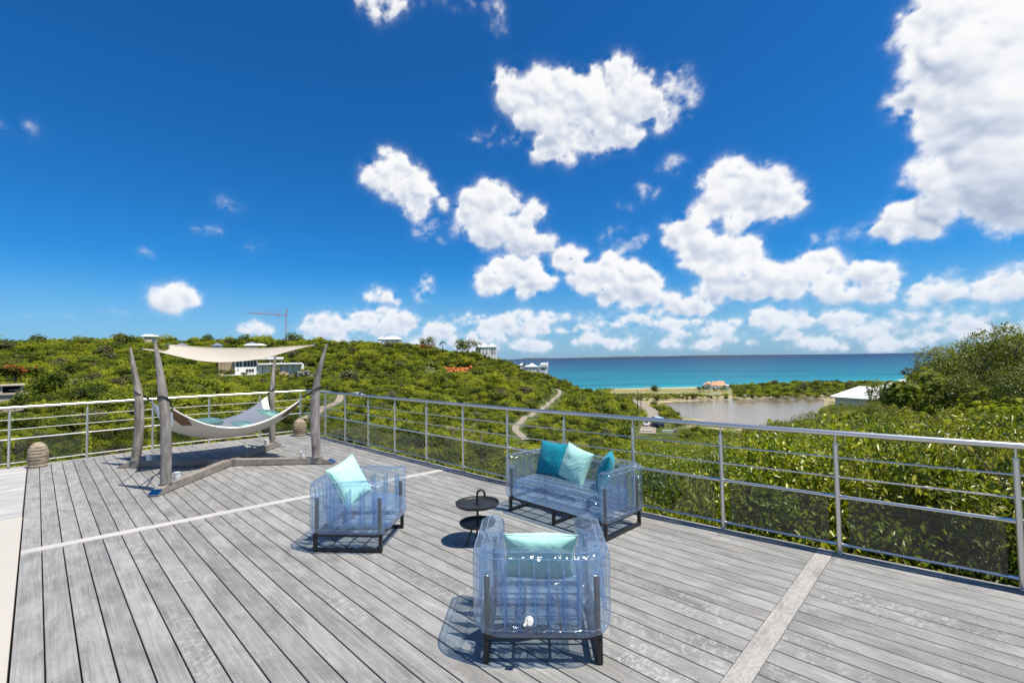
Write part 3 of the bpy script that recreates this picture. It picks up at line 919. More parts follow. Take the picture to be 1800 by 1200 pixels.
# what must stay in sight: (x0, x1, lowest row to keep clear, range in front of which it counts)
KEEP = [(384, 541, 655, 166), (247, 283, 597, 232), (664, 708, 596, 266), (834, 876, 612, 262), (912, 966, 644, 246), (790, 820, 648.5, 226), (753, 763, 650, 218),
        (-10, 44, 716, 72), (1120, 1190, 764, 160), (1144, 1340, 741, 182), (1330, 1450, 732, 182), (1458, 1545, 698, 84), (1236, 1286, 690, 330), (620, 650, 694, 118), (1075, 1250, 687, 372),
        (496, 506, 586, 300), (560, 600, 697, 104)]
for pts, w in ROADS:
    for q in pts[::3]:
        c_ = CR.T @ np.array([q.x, -(q.z + .1 - EYE), q.y])
        KEEP.append((900 + F_PX * c_[0] / c_[2] - 4, 900 + F_PX * c_[0] / c_[2] + 4, 600 + F_PX * c_[1] / c_[2] + 0.5, q.y - 1.5))
# clearings: (centre, radius)
CLEAR = []
def project(p):
    c = CR.T @ np.array([p[0], -(p[2] - EYE), p[1]])
    return 900 + F_PX * c[0] / c[2], 600 + F_PX * c[1] / c[2]
def add_clear(px, py, Y, r):
    p = at(px, py, Y)
    CLEAR.append((p.x, p.y, r))
for q in ((462, 655, 184, 17), (492, 655, 186, 14), (265, 600, 240, 6), (686, 600, 275, 8), (855, 620, 277, 7), (940, 650, 261, 6.5), (800, 652, 236, 4.5), (785, 652, 236, 3), (815, 652, 236, 3.5), (758, 652, 226, 3),
          (20, 705, 80, 5), (1260, 690, 345, 14), (1500, 700, 92, 6.5), (1560, 690, 105, 6), (1157, 750, 162, 4.5), (1137, 750, 164, 3.5), (628, 690, 124, 3.5), (1178, 762, 150, 2.5), (1135, 760, 152, 3)):
    add_clear(*q)
ROADPTS = np.array([(p.x, p.y, w) for pts, w in ROADS for p in pts])
poly_pond = np.array(pv)
def in_poly(x, y_, P):
    ins = np.zeros(len(x), bool)
    j = len(P) - 1
    for i in range(len(P)):
        xi, yi, xj, yj = P[i, 0], P[i, 1], P[j, 0], P[j, 1]
        c = ((yi > y_) != (yj > y_)) & (x < (xj - xi) * (y_ - yi) / (yj - yi + 1e-12) + xi)
        ins ^= c
        j = i
    return ins
def scatter(r0, r1, cell, seed, phi0=-60, phi1=58):
    rs = np.random.RandomState(seed)
    m = int(r1 / cell) + 1
    gx, gy = np.meshgrid(np.arange(-m, m + 1), np.arange(0, m + 1))
    x = (gx.ravel() + rs.uniform(-.45, .45, gx.size)) * cell
    y_ = (gy.ravel() + rs.uniform(-.45, .45, gx.size)) * cell
    r = np.hypot(x, y_)
    ph = np.degrees(np.arctan2(x, y_))
    k = (r > r0) & (r < r1) & (ph > phi0) & (ph < phi1)
    return x[k], y_[k], rs
POINTS = []
def grow(r0, r1, cell, seed, hmin, hmax, lod):
    x, y_, rs = scatter(r0, r1, cell, seed)
    z = hgt(x, y_)
    h = rs.uniform(hmin, hmax, len(x)) * (0.85 + 0.45 * (rs.rand(len(x)) > 0.93))
    lowf = np.sin(x * 0.045 + 1.2) * np.sin(y_ * 0.05 + 0.4 * np.sin(x * 0.03))
    h *= 1 + 0.30 * lowf
    big = rs.rand(len(x)) > 0.94
    h = np.where(big & (np.hypot(x, y_) > 70), h * 1.55, h)
    h = np.where((z > 6) & (rs.rand(len(x)) > 0.72), h * 1.5, h)
    ok = z > -24.1
    # shore strip and beach
    ph = np.degrees(np.arctan2(x, y_))
    shore = z < -22.0
    ok &= ~in_poly(x, y_, poly_pond * 1.0)
    ok &= ~((y_ > 369) & (shore))
    lawn = (y_ > 296) & (ph > 12) & (ph < 22.8) & (shore)
    ok &= ~(lawn & (rs.rand(len(x)) > np.where(ph < 16.3, 0.88, 0.42)))
    thick = (y_ > 290) & (ph >= 24.0)
    ok &= ~((y_ < 300) & shore & (rs.rand(len(x)) > 0.95) & (ph > 10))
    h = np.where(lawn, h * 0.5, h)
    h = np.where((y_ > 255) & shore & ~lawn, h * np.where(thick, 1.0, 0.75), h)
    # the deck and its edge
    cc = x * V.x + y_ * V.y; ss = x * U.x + y_ * U.y
    ok &= ~((cc < 7.0) & (ss < 13.4))
    for (a, b, r) in CLEAR:
        ok &= np.hypot(x - a, y_ - b) > r
    for (a, b, w) in ROADPTS:
        ok &= np.hypot(x - a, y_ - b) > w * 0.72 + 0.2 * h
    x, y_, z, h = x[ok], y_[ok], z[ok], h[ok]
    # keep the sight lines open
    P3 = np.stack([x, -(z + h - EYE), y_], -1) @ CR
    px = 900 + F_PX * P3[:, 0] / P3[:, 2]
    py = 600 + F_PX * P3[:, 1] / P3[:, 2]
    hw = h * 0.62 / y_ * F_PX
    keep = np.ones(len(x), bool)
    for (a, b, row, rng) in KEEP:
        hit = (y_ < rng) & (px + hw * 1.22 > a) & (px - hw * 1.22 < b) & (py < row + 3)
        need = (row + 3 - py) / F_PX * y_ + 0.12 * h
        nh = h - need - 0.1
        keep &= ~(hit & (nh < 0.28))
        h = np.where(hit, np.minimum(h, np.maximum(nh, 0.28)), h)
    x, y_, z, h = x[keep], y_[keep], z[keep], h[keep]
    # drop what a nearer slope hides
    vis = np.zeros(len(x), bool)
    r = np.hypot(x, y_)
    top = (z + h - EYE) / r
    frac = np.linspace(0.04, 0.97, 36)
    mx = np.full(len(x), -9.0)
    for f in frac:
        q = (hgt(x * f, y_ * f) + 0.5 - EYE) / (r * f)
        mx = np.maximum(mx, np.where(r * f > 9, q, -9))
    vis = top > mx - 0.004
    for i in np.nonzero(vis)[0]:
        POINTS.append((x[i], y_[i], z[i], h[i], rs.rand() * 6.283, 6 if rs.rand() > 0.94 else rs.randint(0, 6), lod))
grow(10, 34, 1.15, 1, 0.9, 2.0, 1)
grow(34, 78, 1.45, 2, 1.2, 2.5, 1)
grow(78, 150, 1.75, 3, 1.4, 2.9, 0)
grow(150, 430, 2.25, 4, 1.7, 3.5, 0)
PT = np.array(POINTS)
# the 280 that show largest and lie inside the frame become trees of their own
P3 = np.stack([PT[:, 0], -(PT[:, 2] + PT[:, 3] * .6 - EYE), PT[:, 1]], -1) @ CR
pxs = 900 + F_PX * P3[:, 0] / P3[:, 2]
pys = 600 + F_PX * P3[:, 1] / P3[:, 2]
size = PT[:, 3] / np.hypot(PT[:, 0], PT[:, 1])
# rows hidden by the deck do not count
deck_row = np.interp(pxs, [0, 540, 1130, 1300], [812, 760, 890, 930])
inside = (pxs > -10) & (pxs < 1420) & (pys < deck_row - 6) & (pys > 560)
order = np.argsort(-np.where(inside, size, 0))
single = set(order[:270].tolist())
for n_, i in enumerate(sorted(single)):
    x_, y_, z_, h_, a_, k_, lod = PT[i]
    k_ = int(k_) % 6
    dark = k_ % 3 == 2
    o = thing('scrub_tree', 'low dark green scrub tree growing on the slope below the deck' if dark else 'low bright green scrub tree growing on the slope below the deck',
              'tree', (x_, y_, z_ - 0.05), a_, 'dark green scrub trees below the deck' if dark else 'bright green scrub trees below the deck')
    o.scale = (h_ * 1.1, h_ * 1.1, h_)
    link('crown', MID[k_], None, o)
    link('trunk', TRUNK[n_ % 3], None, o)

def instancer(name, pts, meshes, seed):
    me = bpy.data.meshes.new(name)
    n = len(pts)
    me.vertices.add(n)
    me.vertices.foreach_set('co', pts[:, :3].astype(np.float32).ravel())
    rs = np.random.RandomState(seed)
    sc3 = np.stack([pts[:, 3] * rs.uniform(1.0, 1.3, n), pts[:, 3] * rs.uniform(1.0, 1.3, n), pts[:, 3]], -1)
    rot = np.stack([rs.normal(0, .06, n), rs.normal(0, .06, n), pts[:, 4]], -1)
    for nm, ty, arr, key in (('sc', 'FLOAT_VECTOR', sc3, 'vector'), ('rot', 'FLOAT_VECTOR', rot, 'vector')):
        a = me.attributes.new(nm, ty, 'POINT')
        a.data.foreach_set(key, arr.astype(np.float32).ravel())
    a = me.attributes.new('idx', 'INT', 'POINT')
    a.data.foreach_set('value', pts[:, 5].astype(np.int32))
    o = link(name, me)
    c = bpy.data.collections.new(name + '_kinds')
    for i, m_ in enumerate(meshes):
        q = bpy.data.objects.new('%s_kind_%02d' % (name, i), m_)
        c.objects.link(q)
    g = bpy.data.node_groups.new(name, 'GeometryNodeTree')
    g.interface.new_socket('Geometry', in_out='INPUT', socket_type='NodeSocketGeometry')
    g.interface.new_socket('Geometry', in_out='OUTPUT', socket_type='NodeSocketGeometry')
    N = g.nodes.new
    gi, go = N('NodeGroupInput'), N('NodeGroupOutput')
    ci = N('GeometryNodeCollectionInfo')
    ci.inputs['Collection'].default_value = c
    ci.inputs['Separate Children'].default_value = True
    ci.inputs['Reset Children'].default_value = True
    ip = N('GeometryNodeInstanceOnPoints')
    ip.inputs['Pick Instance'].default_value = True
    def na_(nm, dt):
        q = N('GeometryNodeInputNamedAttribute')
        q.data_type = dt
        q.inputs['Name'].default_value = nm
        return q.outputs['Attribute']
    L = g.links.new
    L(gi.outputs[0], ip.inputs['Points'])
    L(ci.outputs[0], ip.inputs['Instance'])
    L(na_('idx', 'INT'), ip.inputs['Instance Index'])
    er = N('FunctionNodeEulerToRotation')
    L(na_('rot', 'FLOAT_VECTOR'), er.inputs[0])
    L(er.outputs[0], ip.inputs['Rotation'])
    L(na_('sc', 'FLOAT_VECTOR'), ip.inputs['Scale'])
    L(ip.outputs[0], go.inputs[0])
    mod = o.modifiers.new('scatter', 'NODES')
    mod.node_group = g
    stuff(o)
    return o
rest = np.array([i for i in range(len(PT)) if i not in single])
RP = PT[rest]
instancer('hillside_scrub', RP[(RP[:, 6] == 0) & (RP[:, 2] > -22)], FAR, 5)
instancer('shore_scrub', RP[(RP[:, 6] == 0) & (RP[:, 2] <= -22)], FAR, 7)
instancer('slope_scrub', RP[RP[:, 6] == 1], MID, 6)

# bushes that stand right on the lagoon shore
def shore_row(pts, step, h0, h1, seed):
    rs = random.Random(seed)
    P_ = []
    for (x_, r_) in pts:
        d = ray(x_, r_); tt = (SEA + 0.3 - EYE) / d.z
        P_.append(Vector((d.x * tt, d.y * tt, 0)))
    for i in range(len(P_) - 1):
        L_ = (P_[i + 1] - P_[i]).length
        for q in range(max(1, int(L_ / step))):
            if rs.random() < 0.14:
                continue
            p = P_[i].lerp(P_[i + 1], (q + rs.uniform(-.3, .3)) / max(1, int(L_ / step)))
            h_ = rs.uniform(h0, h1)
            o = link('shore_bush', FAR[rs.choice((0, 1, 2, 3, 4, 5))], None, None, (p.x + rs.uniform(-1, 1), p.y + rs.uniform(-1, 1.6), SEA + 0.1), rs.random() * 6.28)
            o.scale = (h_ * 1.25, h_ * 1.25, h_)
            tag(o, 'green bush standing at the water edge of the brown lagoon', 'bush', 'bushes along the lagoon shore')
shore_row([(1128, 706), (1200, 702.5), (1300, 701.5), (1420, 700.5), (1560, 700)], 2.5, 1.8, 4.4, 4)
shore_row([(1148, 716), (1160, 722), (1172, 732), (1186, 744), (1200, 754)], 2.4, 2.2, 4.2, 5)
shore_row([(1164, 716), (1176, 726), (1190, 740), (1204, 752)], 3.0, 1.6, 3.0, 6)
shore_row([(1150, 701.5), (1300, 699.5), (1420, 698.5), (1560, 698)], 3.4, 2.0, 4.4, 8)

# ------------------------------------------------------------------ shrubs along the right railing
RAILC_S = [-6, -0.18, 0.92, 1.88, 2.84, 3.80, 4.79, 5.80, 12.0]
RAILC_C = [5.75, 5.10, 4.985, 4.89, 4.82, 4.775, 4.735, 4.73, 4.76]
def rail_c(s): return float(np.interp(s, RAILC_S, RAILC_C))
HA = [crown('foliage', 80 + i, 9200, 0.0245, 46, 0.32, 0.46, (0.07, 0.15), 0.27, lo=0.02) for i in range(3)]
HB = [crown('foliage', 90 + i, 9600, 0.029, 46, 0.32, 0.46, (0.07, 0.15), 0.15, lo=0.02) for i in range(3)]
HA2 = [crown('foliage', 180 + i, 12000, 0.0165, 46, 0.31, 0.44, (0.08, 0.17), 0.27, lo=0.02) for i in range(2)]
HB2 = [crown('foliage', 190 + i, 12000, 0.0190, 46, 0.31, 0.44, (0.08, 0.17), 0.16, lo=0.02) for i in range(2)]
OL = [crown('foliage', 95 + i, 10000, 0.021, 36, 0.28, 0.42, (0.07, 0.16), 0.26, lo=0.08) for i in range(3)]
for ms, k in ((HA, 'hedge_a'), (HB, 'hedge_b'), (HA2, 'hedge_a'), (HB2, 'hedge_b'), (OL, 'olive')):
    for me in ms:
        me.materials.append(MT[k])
STEM = [limbs('stem', 100 + i, 9, 0.016, 0.74, 0.36, 4, 0.10) for i in range(2)]
STEMT = [limbs('trunk', 110 + i, 7, 0.022, 0.66, 0.32, 6, 0.20) for i in range(2)]
for me in STEM + STEMT:
    me.materials.append(MT['bark'])
def one_leaf(L, w, m):
    vs = [(0, 0, 0), (L * .33, w, w * .35), (L * .70, w * .8, w * .2 - L * .05), (L, 0, -L * .16), (L * .70, -w * .8, w * .2 - L * .05), (L * .33, -w, w * .35), (L * .5, 0, -L * .02)]
    fs = [(0, 6, 2, 1), (6, 3, 2), (0, 5, 4, 6), (6, 4, 3)]
    me = MB().add(vs, fs).mesh('leaf')
    me.materials.append(MT[m])
    a_ = me.attributes.new('leafrand', 'FLOAT', 'FACE')
    a_.data.foreach_set('value', [0.75] * 4)
    return me
LEAF = [one_leaf(0.088, 0.024, 'hedge_a'), one_leaf(0.108, 0.0165, 'hedge_b')]
hb_n = 0
def shrub(x_, y_, top, kind, wide=1.0, label=None, group=None, name='shrub', cat='shrub', leaves=0):
    global hb_n
    z_ = hz(x_, y_) - 0.1
    h_ = max(0.9, (top - z_) / 0.97)
    ms = {'a': HA if h_ < 3.7 else HA2, 'b': HB if h_ < 3.9 else HB2, 'o': OL}[kind]
    o = thing(name, label, cat, (x_, y_, z_), RND.random() * 6.28, group)
    o.scale = (h_ * wide, h_ * wide, h_)
    f = link('foliage', ms[hb_n % len(ms)], None, o)
    stuff(f)
    if kind == 'o':
        link('trunk', STEMT[hb_n % 2], None, o)
    else:
        link('stem', STEM[hb_n % 2], None, o)
    if leaves:
        mesh = LEAF[0 if kind == 'a' else 1]
        rs = random.Random(hb_n * 7 + 1)
        for q in range(leaves):
            a = math.atan2(-y_, -x_) - o.rotation_euler.z + rs.uniform(-1.5, 1.5)
            e = rs.uniform(-0.35, 1.2)
            rad = rs.uniform(0.50, 0.60) * wide
            lf = link('leaf', mesh, None, o, (math.cos(a) * math.cos(e) * rad, math.sin(a) * math.cos(e) * rad, 0.56 + math.sin(e) * 0.42))
            lf.rotation_euler = (rs.uniform(-.5, .5), rs.uniform(-.2, .9), a + rs.uniform(-1.0, 1.0))
            k_ = rs.uniform(.8, 1.25) / h_
            lf.scale = (k_, k_, k_)
    hb_n += 1
    return o
LA, GA = 'glossy bright green shrub with oval leaves growing just behind the right railing', 'oval leaved shrubs behind the right railing'
LB, GB = 'shrub with narrow lance shaped leaves growing behind the nearest railing panel', 'lance leaved shrubs behind the railing'
LC, GC = 'yellow green shrub in the thicket that climbs away behind the right railing', 'thicket shrubs behind the right railing'
s_ = -2.6
while s_ < 3.5:
    top = float(np.interp(s_, [-2.6, 1.1, 1.9, 2.6, 3.5], [1.05, 0.98, 0.72, 0.25, -0.55])) + RND.uniform(-.12, .12)
    p = sc(s_, rail_c(s_) + 1.52 + RND.uniform(-.1, .2))
    k = 'b' if s_ < 0.55 else 'a'
    shrub(p.x, p.y, top, k, 0.80, LB if k == 'b' else LA, GB if k == 'b' else GA, leaves=60)
    s_ += 0.62
SKX = [1080, 1130, 1200, 1270, 1350, 1420, 1500, 1600, 1700, 1800, 2000]
SKY_ = [830, 806, 782, 770, 757, 745, 742, 724, 712, 704, 690]
for Y_, dy, st in ((6.8, 34, 1.0), (9.0, 20, 1.25), (12.0, 8, 1.5), (16.0, -2, 1.9), (21, -4, 2.3)):
    x_ = Y_ * 0.28
    while x_ < Y_ * 1.30:
        px = 900 + F_PX * x_ / Y_
        row = float(np.interp(px, SKX, SKY_)) + dy + RND.uniform(-7, 7)
        top = at(px, row, Y_).z
        xx, yy_ = x_ + RND.uniform(-.2, .2), Y_ + RND.uniform(-.4, .4)
        cc = xx * V.x + yy_ * V.y; ss = xx * U.x + yy_ * U.y
        if cc > rail_c(ss) + 2.0:
            k = 'b' if px > 1490 and RND.random() < .8 else ('a' if RND.random() < 0.75 else 'o')
            shrub(xx, yy_, top, k, 1.0, LC, GC)
        x_ += st
OT = [(1690, 590, 20, 0.95), (1655, 622, 22, 0.9), (1752, 578, 18, 0.9), (1812, 556, 15.5, 0.95), (1640, 650, 24, 1.0), (1596, 672, 28, 1.0), (1562, 660, 31, 0.8), (1545, 700, 27, 1.0), (1500, 712, 33, 1.0),
      (1440, 716, 40, 0.9), (1405, 726, 36, 1.0), (1360, 738, 33, 1.0), (1320, 752, 30, 1.0), (1725, 640, 16, 1.0), (1790, 630, 14, 1.0), (1670, 680, 17, 1.0), (1610, 705, 20, 1.0), (1850, 590, 15, 1.1), (1285, 762, 28, 1.0), (1460, 735, 28, 1.0), (1240, 775, 27, 1.0), (1780, 600, 21, 1.0), (1720, 612, 24, 1.0), (1480, 705, 60, 1.0), (1528, 707, 56, 1.0), (1562, 702, 58, 1.0), (1500, 709, 48, 1.0), (1458, 712, 52, 1.0)]
for (px, row, Y_, wd) in OT:
    p = at(px, row, Y_)
    shrub(p.x, p.y, p.z, 'o', wd, 'olive green small leaved tree rising from the thicket to the right of the lagoon', 'olive green trees right of the lagoon', 'olive_tree', 'tree')
# bare dead tree top standing out of the right hand trees
p = at(1762, 562, 18.6)
zb = hz(p.x, p.y)
mb = MB()
rr_ = random.Random(5)
def twig(p0, d, ln, r, dep):
    p1 = p0 + d * ln * 0.5 + Vector((rr_.uniform(-.04, .04), rr_.uniform(-.04, .04), 0)) * ln
    p2 = p0 + d * ln
    mb.tube([p0, p1, p2], [r, r * .75, r * .5], 5)
    if dep:
        for k in range(3 if dep > 1 else 4):
            a = rr_.uniform(0, 6.28)
            nd = (d + Vector((math.cos(a), math.sin(a), 0.1)) * rr_.uniform(.35, .75)).normalized()
            twig(p0.lerp(p2, rr_.uniform(.35, 1)), nd, ln * rr_.uniform(.35, .6), r * .5, dep - 1)
twig(Vector((0, 0, 0)), Vector((0.03, 0, 1)).normalized(), (p.z - zb) * 0.60, 0.05, 3)
o = mb.obj('dead_tree', 'dead', None, False, (p.x, p.y, zb))
tag(o, 'bare dead tree with thin grey twigs above the trees on the far right', 'tree')

# ------------------------------------------------------------------ trees that stand out on the hill
def round_tree(px, row_top, row_base, Y_, label, m='scrub_dark', wide=1.15, seed=0, name='round_tree', n=900):
    b = at(px, row_base, Y_)
    h_ = at(px, row_top, Y_).z - b.z
    me = crown('crown', 200 + seed, n, 0.045, 16, 0.24, 0.44, (0.14, 0.24), 'card', lo=0.14)
    o = thing(name, label, 'tree', (b.x, b.y, b.z), seed)
    o.scale = (h_ * wide, h_ * wide, h_)
    link('crown', me, m, o)
    link('trunk', TRUNK[seed % 3], None, o)
round_tree(822, 592, 624, 268, 'large dense round tree beside the white villa with three pyramid roofs', 'scrub_dark', 1.35, 1)
round_tree(752, 591, 617, 272, 'grey green round tree on the ridge above the orange flowering tree', 'olive', 1.1, 2)
round_tree(750, 603, 625, 262, 'flame tree covered in orange flowers on the ridge below the palm', 'flame', 2.0, 3, 'flame_tree')
round_tree(28, 640, 668, 92, 'flame tree with scattered red flowers above the unfinished concrete building', 'flame', 2.6, 4, 'flame_tree', 1500)
round_tree(92, 652, 700, 88, 'tall dark green tree right of the unfinished concrete building', 'scrub_dark', 1.0, 5, n=1500)
round_tree(514, 583, 606, 262, 'flat topped dark tree on the ridge right of the crane mast', 'scrub_dark', 1.3, 7)
round_tree(432, 586, 606, 262, 'dark ridge tree left of the crane above the roofs', 'scrub_dark', 1.2, 8)
round_tree(1152, 676, 697, 338, 'leaning dark green tree at the end of the beach wall', 'scrub_dark', 0.9, 9)
def palm(px, row_top, row_base, Y_, label, seed):
    b = at(px, row_base, Y_)
    h_ = at(px, row_top, Y_).z - b.z
    o = thing('palm_tree', label, 'palm', tuple(b), seed)
    rs = random.Random(seed)
    th = h_ * 0.72
    mb = MB().tube([(0, 0, -0.5), (0.1, 0, th * .5), (0.25, 0, th)], [0.22, 0.16, 0.13], 7)
    mb.obj('trunk', 'bark', o, True)
    L = h_ * 0.42
    for i in range(15):
        a = i * 2.4 + rs.uniform(-.2, .2)
        el = rs.uniform(-0.1, 1.2)
        vs, fs = [], []
        for k in range(8):
            u = k / 7
            r_ = L * (math.cos(el) * u + 0.12 * u)
            zz = th + L * (math.sin(el) * u - 0.85 * u * u)
            w = L * 0.13 * math.sin(math.pi * min(0.97, 0.1 + 0.88 * u)) + 0.01
            c_ = Vector((0.25 + math.cos(a) * r_, math.sin(a) * r_, zz))
            sd = Vector((-math.sin(a), math.cos(a), 0)) * w
            vs += [c_ - sd - Vector((0, 0, w * .5)), c_, c_ + sd - Vector((0, 0, w * .5))]
        for k in range(7):
            for q in (0, 1):
                fs.append((k * 3 + q, k * 3 + q + 1, k * 3 + q + 4, k * 3 + q + 3))
        MB().add(vs, fs).obj('frond', 'palm', o)
palm(778, 596, 614, 270, 'palm on the ridge between the flame tree and the big round tree', 1)
palm(866, 610, 624, 262, 'small palm in front of the white villa with three pyramid roofs', 2)
palm(922, 636, 650, 250, 'palm at the left end of the white villa with the barrel vault', 3)
palm(1237, 674, 694, 326, 'palm left of the beach house with the terracotta roof', 4)
palm(1228, 676, 694, 330, 'leftmost of the palms beside the terracotta roofed beach house', 5)
palm(1246, 675, 694, 322, 'palm standing nearest to the left wall of the beach house', 6)
palm(1274, 678, 694, 326, 'palm in front of the right wall of the beach house', 7)

# ------------------------------------------------------------------ deck boards
deck = struct(MB().box(-0.01, 0.01, -0.01, 0.01, -0.40, -0.38).obj('deck', 'black'))
def clip(poly, a, b, c):
    """Keep the part of a polygon where a*x + b*y <= c."""
    out = []
    n = len(poly)
    for i in range(n):
        p, q = poly[i], poly[(i + 1) % n]
        dp, dq = a * p[0] + b * p[1] - c, a * q[0] + b * q[1] - c
        if dp <= 0:
            out.append(p)
        if (dp < 0 < dq) or (dq < 0 < dp):
            t_ = dp / (dp - dq)
            out.append((p[0] + (q[0] - p[0]) * t_, p[1] + (q[1] - p[1]) * t_))
    return out
def plank(poly, m, z1=0.0, th=0.028, along=True, parent=deck):
    """poly in deck coordinates (s, c); bevelled upper edges."""
    if len(poly) < 3:
        return
    s0 = sum(p[0] for p in poly) / len(poly); c0 = sum(p[1] for p in poly) / len(poly)
    loc = [(p[0] - s0, -(p[1] - c0)) if along else (p[1] - c0, p[0] - s0) for p in poly]
    ar = sum(loc[i][0] * loc[(i + 1) % len(loc)][1] - loc[(i + 1) % len(loc)][0] * loc[i][1] for i in range(len(loc)))
    if abs(ar) < 0.004:
        return
    if ar < 0:
        loc = loc[::-1]
    n = len(loc)
    cx_ = sum(p[0] for p in loc) / n; cy__ = sum(p[1] for p in loc) / n
    b = 0.0022
    ins = []
    for i in range(n):
        p0, p1, p2 = Vector((*loc[i - 1], 0)), Vector((*loc[i], 0)), Vector((*loc[(i + 1) % n], 0))
        d1 = (p1 - p0).normalized(); d2 = (p2 - p1).normalized()
        n1 = Vector((-d1.y, d1.x, 0)); n2 = Vector((-d2.y, d2.x, 0))
        k = (n1 + n2)
        k = k / max(0.3, k.dot(n1))
        ins.append(tuple((p1 + k * b).xy))
    vs = [(x_, y_, -th) for x_, y_ in loc] + [(x_, y_, -b) for x_, y_ in loc] + [(x_, y_, 0) for x_, y_ in ins]
    fs = [tuple(range(2 * n, 3 * n))]
    for i in range(n):
        j = (i + 1) % n
        fs += [(i, j, n + j, n + i), (n + i, n + j, 2 * n + j, 2 * n + i)]
    p = sc(s0, c0, z1)
    o = MB().add(vs, fs).obj('plank', m, parent, False, p, DECK_ROT if along else DECK_ROT - math.pi / 2)
    return o
BW, GAP = 0.1450, 0.0082
def strip1(c): return 6.505 - 0.0795 * c            # the pale board across the far part
def strip2(c): return 0.985 + 0.015 * (c - 2.7)     # the pale board in front of the last panel
LEFT = -0.082
ST = 0.062
edge_rail = 0.035
def outer(poly):
    """cut at the right railing (piecewise straight)"""
    return poly
def rows(sa, sb, m, c_first=LEFT, names=None):
    c = c_first
    while c < 5.75:
        c1 = c + BW - GAP
        # ends
        a0, a1 = sa(c), sa(c1)
        b0, b1 = sb(c), sb(c1)
        poly = [(a0, c), (b0, c), (b1, c1), (a1, c1)]
        # right edge: clip against each railing segment, keep the inside piece
        for i in range(len(RAILC_S) - 1):
            S0, S1 = RAILC_S[i], RAILC_S[i + 1]
            sub = clip(clip(poly, -1, 0, -S0), 1, 0, S1) if c1 > 4.6 else None
            if sub is None:
                break
            k = (RAILC_C[i + 1] - RAILC_C[i]) / (S1 - S0)
            sub = clip(sub, -k, 1, RAILC_C[i] - k * S0 + edge_rail)
            if len(sub) >= 3:
                plank(sub, m)
        else:
            c += BW
            continue
        plank(poly, m)
        c += BW
def back_s(c): return 12.06 + 0.16 * math.exp(-((c - 1.8) / 1.3) ** 2) - 0.030 * max(0, c - 2.4) * 1.2 - 0.02
rows(lambda c: strip1(c) + ST + .004, back_s, 'deck')
rows(lambda c: strip2(c) + ST + .004, lambda c: strip1(c) - ST - .004, 'deck')
rows(lambda c: -3.6, lambda c: strip2(c) - ST - .004, 'deck', LEFT)
plank([(strip1(LEFT) - ST, LEFT), (strip1(LEFT) + ST, LEFT), (strip1(4.72) + ST, 4.75), (strip1(4.72) - ST, 4.75)], 'strip_plain', 0.001, along=False)
plank([(strip2(LEFT) - ST, LEFT), (strip2(LEFT) + ST, LEFT), (strip2(5) + ST, 5.0), (strip2(5) - ST, 5.0)], 'strip', 0.001, along=False)
# the bleached boards left of the deck run crosswise
s_ = 8.075
while s_ < 11.95:
    plank([(s_, -4.6), (s_ + BW - 0.004, -4.6), (s_ + BW - 0.004, LEFT - 0.016), (s_, LEFT - 0.016)], 'pale_deck', 0.0, along=False)
    s_ += BW
# slab under the boards, coloured near-black for the shade in the gaps, fascia along the edges
MT['void'] = simple('void_shade', (0.02, 0.018, 0.016), 0.95)  # shade of hollow places put into the colour
MT['fascia'] = simple('pale_fascia', (0.52, 0.50, 0.47), 0.8, 0, 0.2)
pts = [(-3.6, LEFT), (8.0, LEFT), (8.0, -4.6), (11.9, -4.6)] + [(back_s(c), c) for c in np.linspace(LEFT, 4.7, 8)] + [(s, rail_c(s) + .02) for s in (11.8, 5.8, 4.79, 3.8, 2.84, 1.88, .92, -.18, -3.6)]
poly = [tuple(sc(*q).xy) for q in pts]
if sum(poly[i][0] * poly[(i + 1) % len(poly)][1] - poly[(i + 1) % len(poly)][0] * poly[i][1] for i in range(len(poly))) < 0:
    poly = poly[::-1]
MB().prism(poly, -0.26, -0.034).obj('frame', 'void', deck)
mb = MB()
prev = None
for c in np.linspace(-4.6, 4.75, 24):
    cc = max(c, LEFT)
    s0 = back_s(cc) + 0.012
    if prev:
        a, b = prev, (s0, c)
        v_ = [sc(a[0], a[1], -.3), sc(b[0], b[1], -.3), sc(b[0], b[1], 0.004), sc(a[0], a[1], 0.004), sc(a[0] + .03, a[1], -.3), sc(b[0] + .03, b[1], -.3), sc(b[0] + .03, b[1], 0.004), sc(a[0] + .03, a[1], 0.004)]
        mb.add(v_, [(0, 1, 2, 3), (5, 4, 7, 6), (3, 2, 6, 7)])
    prev = (s0, c)
mb.obj('fascia_board', 'fascia', deck)
# cream terrace floor on the left
mb = MB()
q = [(-4.5, -6.5), (8.06, -6.5), (8.06, LEFT - 0.012), (-4.5, LEFT - 0.012)]
mb.prism([tuple(sc(*a).xy) for a in q][::-1], -0.25, -0.002)
struct(mb.obj('terrace_floor', 'floor'))

# ------------------------------------------------------------------ railing
POST_R = [(572.7, 768.2), (607.8, 776.7), (647.6, 787.1), (694.2, 798.9), (749.8, 812.9), (815.1, 828.4), (893, 848), (994, 870), (1116, 897), (1272, 930), (1476.5, 971.5), (1798.7, 1036)]
PR_ = [gnd(*p) for p in POST_R]
PR_ = [sc(p.dot(U), 0.6 * rail_c(p.dot(U)) + 0.4 * p.dot(V)) for p in PR_]
PR_.append(sc(-1.3, 5.24)); PR_.append(sc(-2.4, 5.36))
CORNER = sc(11.93, 4.74)
POST_B = [(14.7, 822.5), (152.1, 804.5), (268, 790), (367.5, 779), (455, 769), (531, 762)]
PB_ = [gnd(*p) for p in POST_B]
PB_ = [sc(back_s(p.dot(V)) + 0.03, p.dot(V)) for p in PB_]
PB_ = [sc(12.05, -2.35), sc(12.05, -1.33)] + PB_
TOPZ = 1.045
